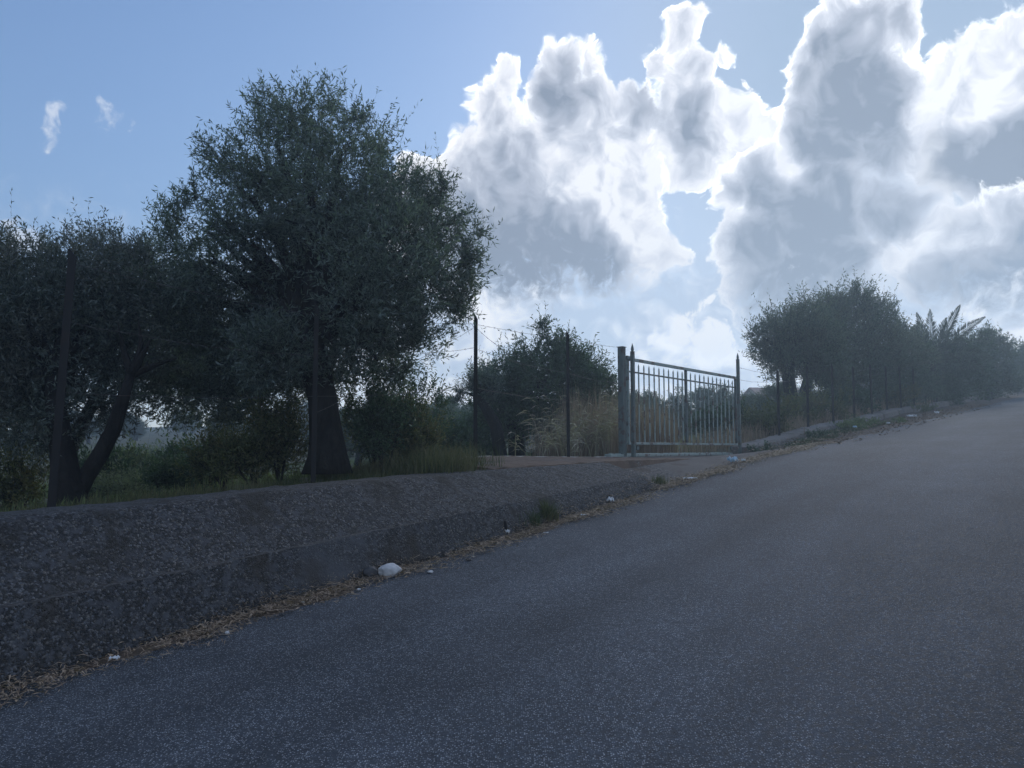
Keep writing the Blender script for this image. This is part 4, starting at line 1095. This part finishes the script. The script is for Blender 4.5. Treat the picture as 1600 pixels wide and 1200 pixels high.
def picket(t, k):
    mb = MB(); h0, h1 = zb_ + .002, zr2 + .10
    mb.box(gp_(t, (h0 + h1) / 2, -.012), (.020, .020, h1 - h0), gang + random.uniform(-.3, .3))
    c = gp_(t, h1, -.012); b0 = len(mb.v)
    for a, b_ in ((-.014, -.009), (.014, -.009), (.014, .009), (-.014, .009)):
        mb.v.append((c[0] + a * math.cos(gang) - b_ * math.sin(gang), c[1] + a * math.sin(gang) + b_ * math.cos(gang), c[2]))
    mb.v.append((c[0], c[1], c[2] + .055)); mb.f += [(b0, b0 + 1, b0 + 4), (b0 + 1, b0 + 2, b0 + 4), (b0 + 2, b0 + 3, b0 + 4), (b0 + 3, b0, b0 + 4)]
    mb.build('picket', M['gate'], gate)
k = 0
for (a, b_) in ((.05, tm), (tm + .05, GL - .05)):
    for i in range(nb): picket(a + (b_ - a) * (i + .8) / (nb + .6), k); k += 1
# rollers
for t in (.35, GL - .35):
    mb = MB(); c = Vector(gp_(t, zb_ - .10, 0)); nrm = Vector((-gdir.y, gdir.x, 0))
    mb.tube([c - nrm * .015, c + nrm * .015], .045, 14); mb.build('roller', M['gate_dark'], gate)
# bracket from square post to the frame
mb = MB(); mb.box(gp_(.0, zt_ - .02, -.05), (.20, .04, .07), gang, .004); mb.build('guide_bracket', M['gate_dark'], gate)
# ground track
tA = Vector((*fence_pt(950, 7.12), ZG)); tB = Vector((*fence_pt(1140, 7.12), ZG)); tl_ = (tB - tA).length; mid = (tA + tB) / 2
mb = MB(); mb.box((0, 0, 0), (tl_, .14, .05), gang, .006)
mb.box((0, 0, .032), (tl_ - .02, .02, .014), gang)
o = mb.build('gate_track', M['gate']); o.location = mid + Vector((0, 0, .01)); tag(o, 'pale grey-green steel track channel on the ground under the gate', 'gate track')
# posts of the gate
X, Y = fence_pt(973, 7.1); H = float(at(973, 543, Y).z) - ZG
sp = empty('gate_post', (X, Y, ZG - .15), 'thick square flat-topped gate post, leftmost of the gate posts', 'gate post')
mb = MB(); mb.box((0, 0, H / 2 + .02), (.105, .105, H + .26), gang, .005); mb.build('shaft', M['gate_dark'], sp)
mb = MB(); mb.box((0, 0, H + .158), (.128, .128, .014), gang, .003); mb.build('cap', M['gate_dark'], sp)
def spear_post(px, w_, top_y, label, m):
    X, Y = fence_pt(px, w_); H = float(at(px, top_y, Y).z) - ZG
    r0 = empty('gate_post', (X, Y, ZG - .15), label, 'gate post'); H += .15
    mb = MB(); mb.box((0, 0, (H - .17) / 2 - .05), (.06, .06, H - .07), gang, .004); mb.build('shaft', M[m], r0)
    mb = MB(); z0 = H - .172
    mb.tube([(0, 0, z0 + .002), (0, 0, z0 + .02)], [.042, .042], 12); mb.tube([(0, 0, z0 + .02), (0, 0, z0 + .05), (0, 0, z0 + .09), (0, 0, z0 + .17)], [.018, .030, .024, .002], 12); mb.build('finial', M[m], r0, None, False)
spear_post(990, 6.93, 536, 'slim pointed gate post in front of the gate at its left end', 'gate_dark')
spear_post(1156, 6.95, 551, 'slim pointed gate post at the right end of the gate', 'gate_dark')

# ------------------------------------------------------------------ distant house and hill
def house(x, ridge_y, Y, label):
    p = at(x, ridge_y, Y); g_ = on_ground(p.x, p.y); H = p.z - g_.z; L, D = 5.2, 4.2; eave = H - 1.05
    root = empty('house', g_, label, 'house'); root.rotation_euler = (0, 0, R(12))
    mb = MB(); b0 = 0
    v = [(-L/2, -D/2, -.4), (L/2, -D/2, -.4), (L/2, D/2, -.4), (-L/2, D/2, -.4), (-L/2, -D/2, eave), (L/2, -D/2, eave), (L/2, D/2, eave), (-L/2, D/2, eave), (-L/2, 0, H - .12), (L/2, 0, H - .12)]
    mb.v = v; mb.f = [(0, 1, 5, 4), (1, 2, 6, 9, 5), (2, 3, 7, 6), (3, 0, 4, 8, 7)]; mb.build('wall', M['plaster'], root)
    mb = MB()
    for sg in (-1, 1):
        b0 = len(mb.v); e = .35
        for xx in (-L/2 - e, L/2 + e):
            for yy, zz in ((0, H), (sg * (D/2 + e), eave - .12)):
                mb.v += [(xx, yy, zz), (xx, yy, zz - .10)]
        mb.f += [(b0, b0+2, b0+6, b0+4), (b0+1, b0+5, b0+7, b0+3), (b0, b0+1, b0+3, b0+2), (b0+4, b0+6, b0+7, b0+5), (b0+2, b0+3, b0+7, b0+6)]
    rf_ = mb.build('roof', M['rooftile'], root)
    mb = MB(); mb.box((L*.28, .4, H + .1), (.45, .45, .9), 0, .02); mb.build('chimney', M['plaster'], rf_)
    for xx in (-1.4, 1.3):
        mb = MB(); mb.box((xx, -D/2 - .01, eave * .55), (.9, .05, 1.1), 0, .01); mb.build('window', M['glass'], root)
house(1212, 606, 78, 'small pale house with a tiled gable roof far behind the right fence')

def hill_z(X, Y):
    return 0
hs_ = np.linspace(0, 1, 60); hw_ = np.linspace(-1, 1, 24)
A_, B_ = np.meshgrid(hs_, hw_, indexing='ij')
hx = 72 + A_ * 132; hy = 182 + B_ * 45 - A_ * 30
hz = (1 - B_ ** 2) * (9 + 14 * np.sin(A_ * PI) + 2.5 * np.sin(A_ * 19) * .4 + 1.2 * np.sin(A_ * 43)) * np.clip(A_ * 8, 0, 1) * np.clip((1 - A_) * 8, 0, 1) - 1 + 1.5
V = np.stack([hx, hy, hz], -1).reshape(-1, 3); n_ = len(hw_)
i_, j_ = np.meshgrid(np.arange(len(hs_) - 1), np.arange(n_ - 1), indexing='ij'); a_ = (i_ * n_ + j_).ravel()
hill = link_mesh('hill', fast_mesh('hill', V, [np.stack([a_, a_ + n_, a_ + n_ + 1, a_ + 1], 1)], True), M['hill']); tag(hill, kind='structure')

# ------------------------------------------------------------------ air
hm = bpy.data.materials.new('air'); hm.use_nodes = True; ht = NT(hm.node_tree); ht.n.clear()
pv = ht.add('ShaderNodeVolumePrincipled'); pv.inputs['Color'].default_value = (.66, .84, 1, 1); pv.inputs['Density'].default_value = .0046; pv.inputs['Anisotropy'].default_value = .55  # haze volume, partly added to stand in for veiling lens glare
ho = ht.add('ShaderNodeOutputMaterial'); ht.l.new(pv.outputs[0], ho.inputs['Volume'])
HAZE = True
if HAZE:
    mb = MB(); mb.box((-2.5, 35, 8), (427, 424, 46)); o = mb.build('haze', hm); tag(o, kind='stuff')
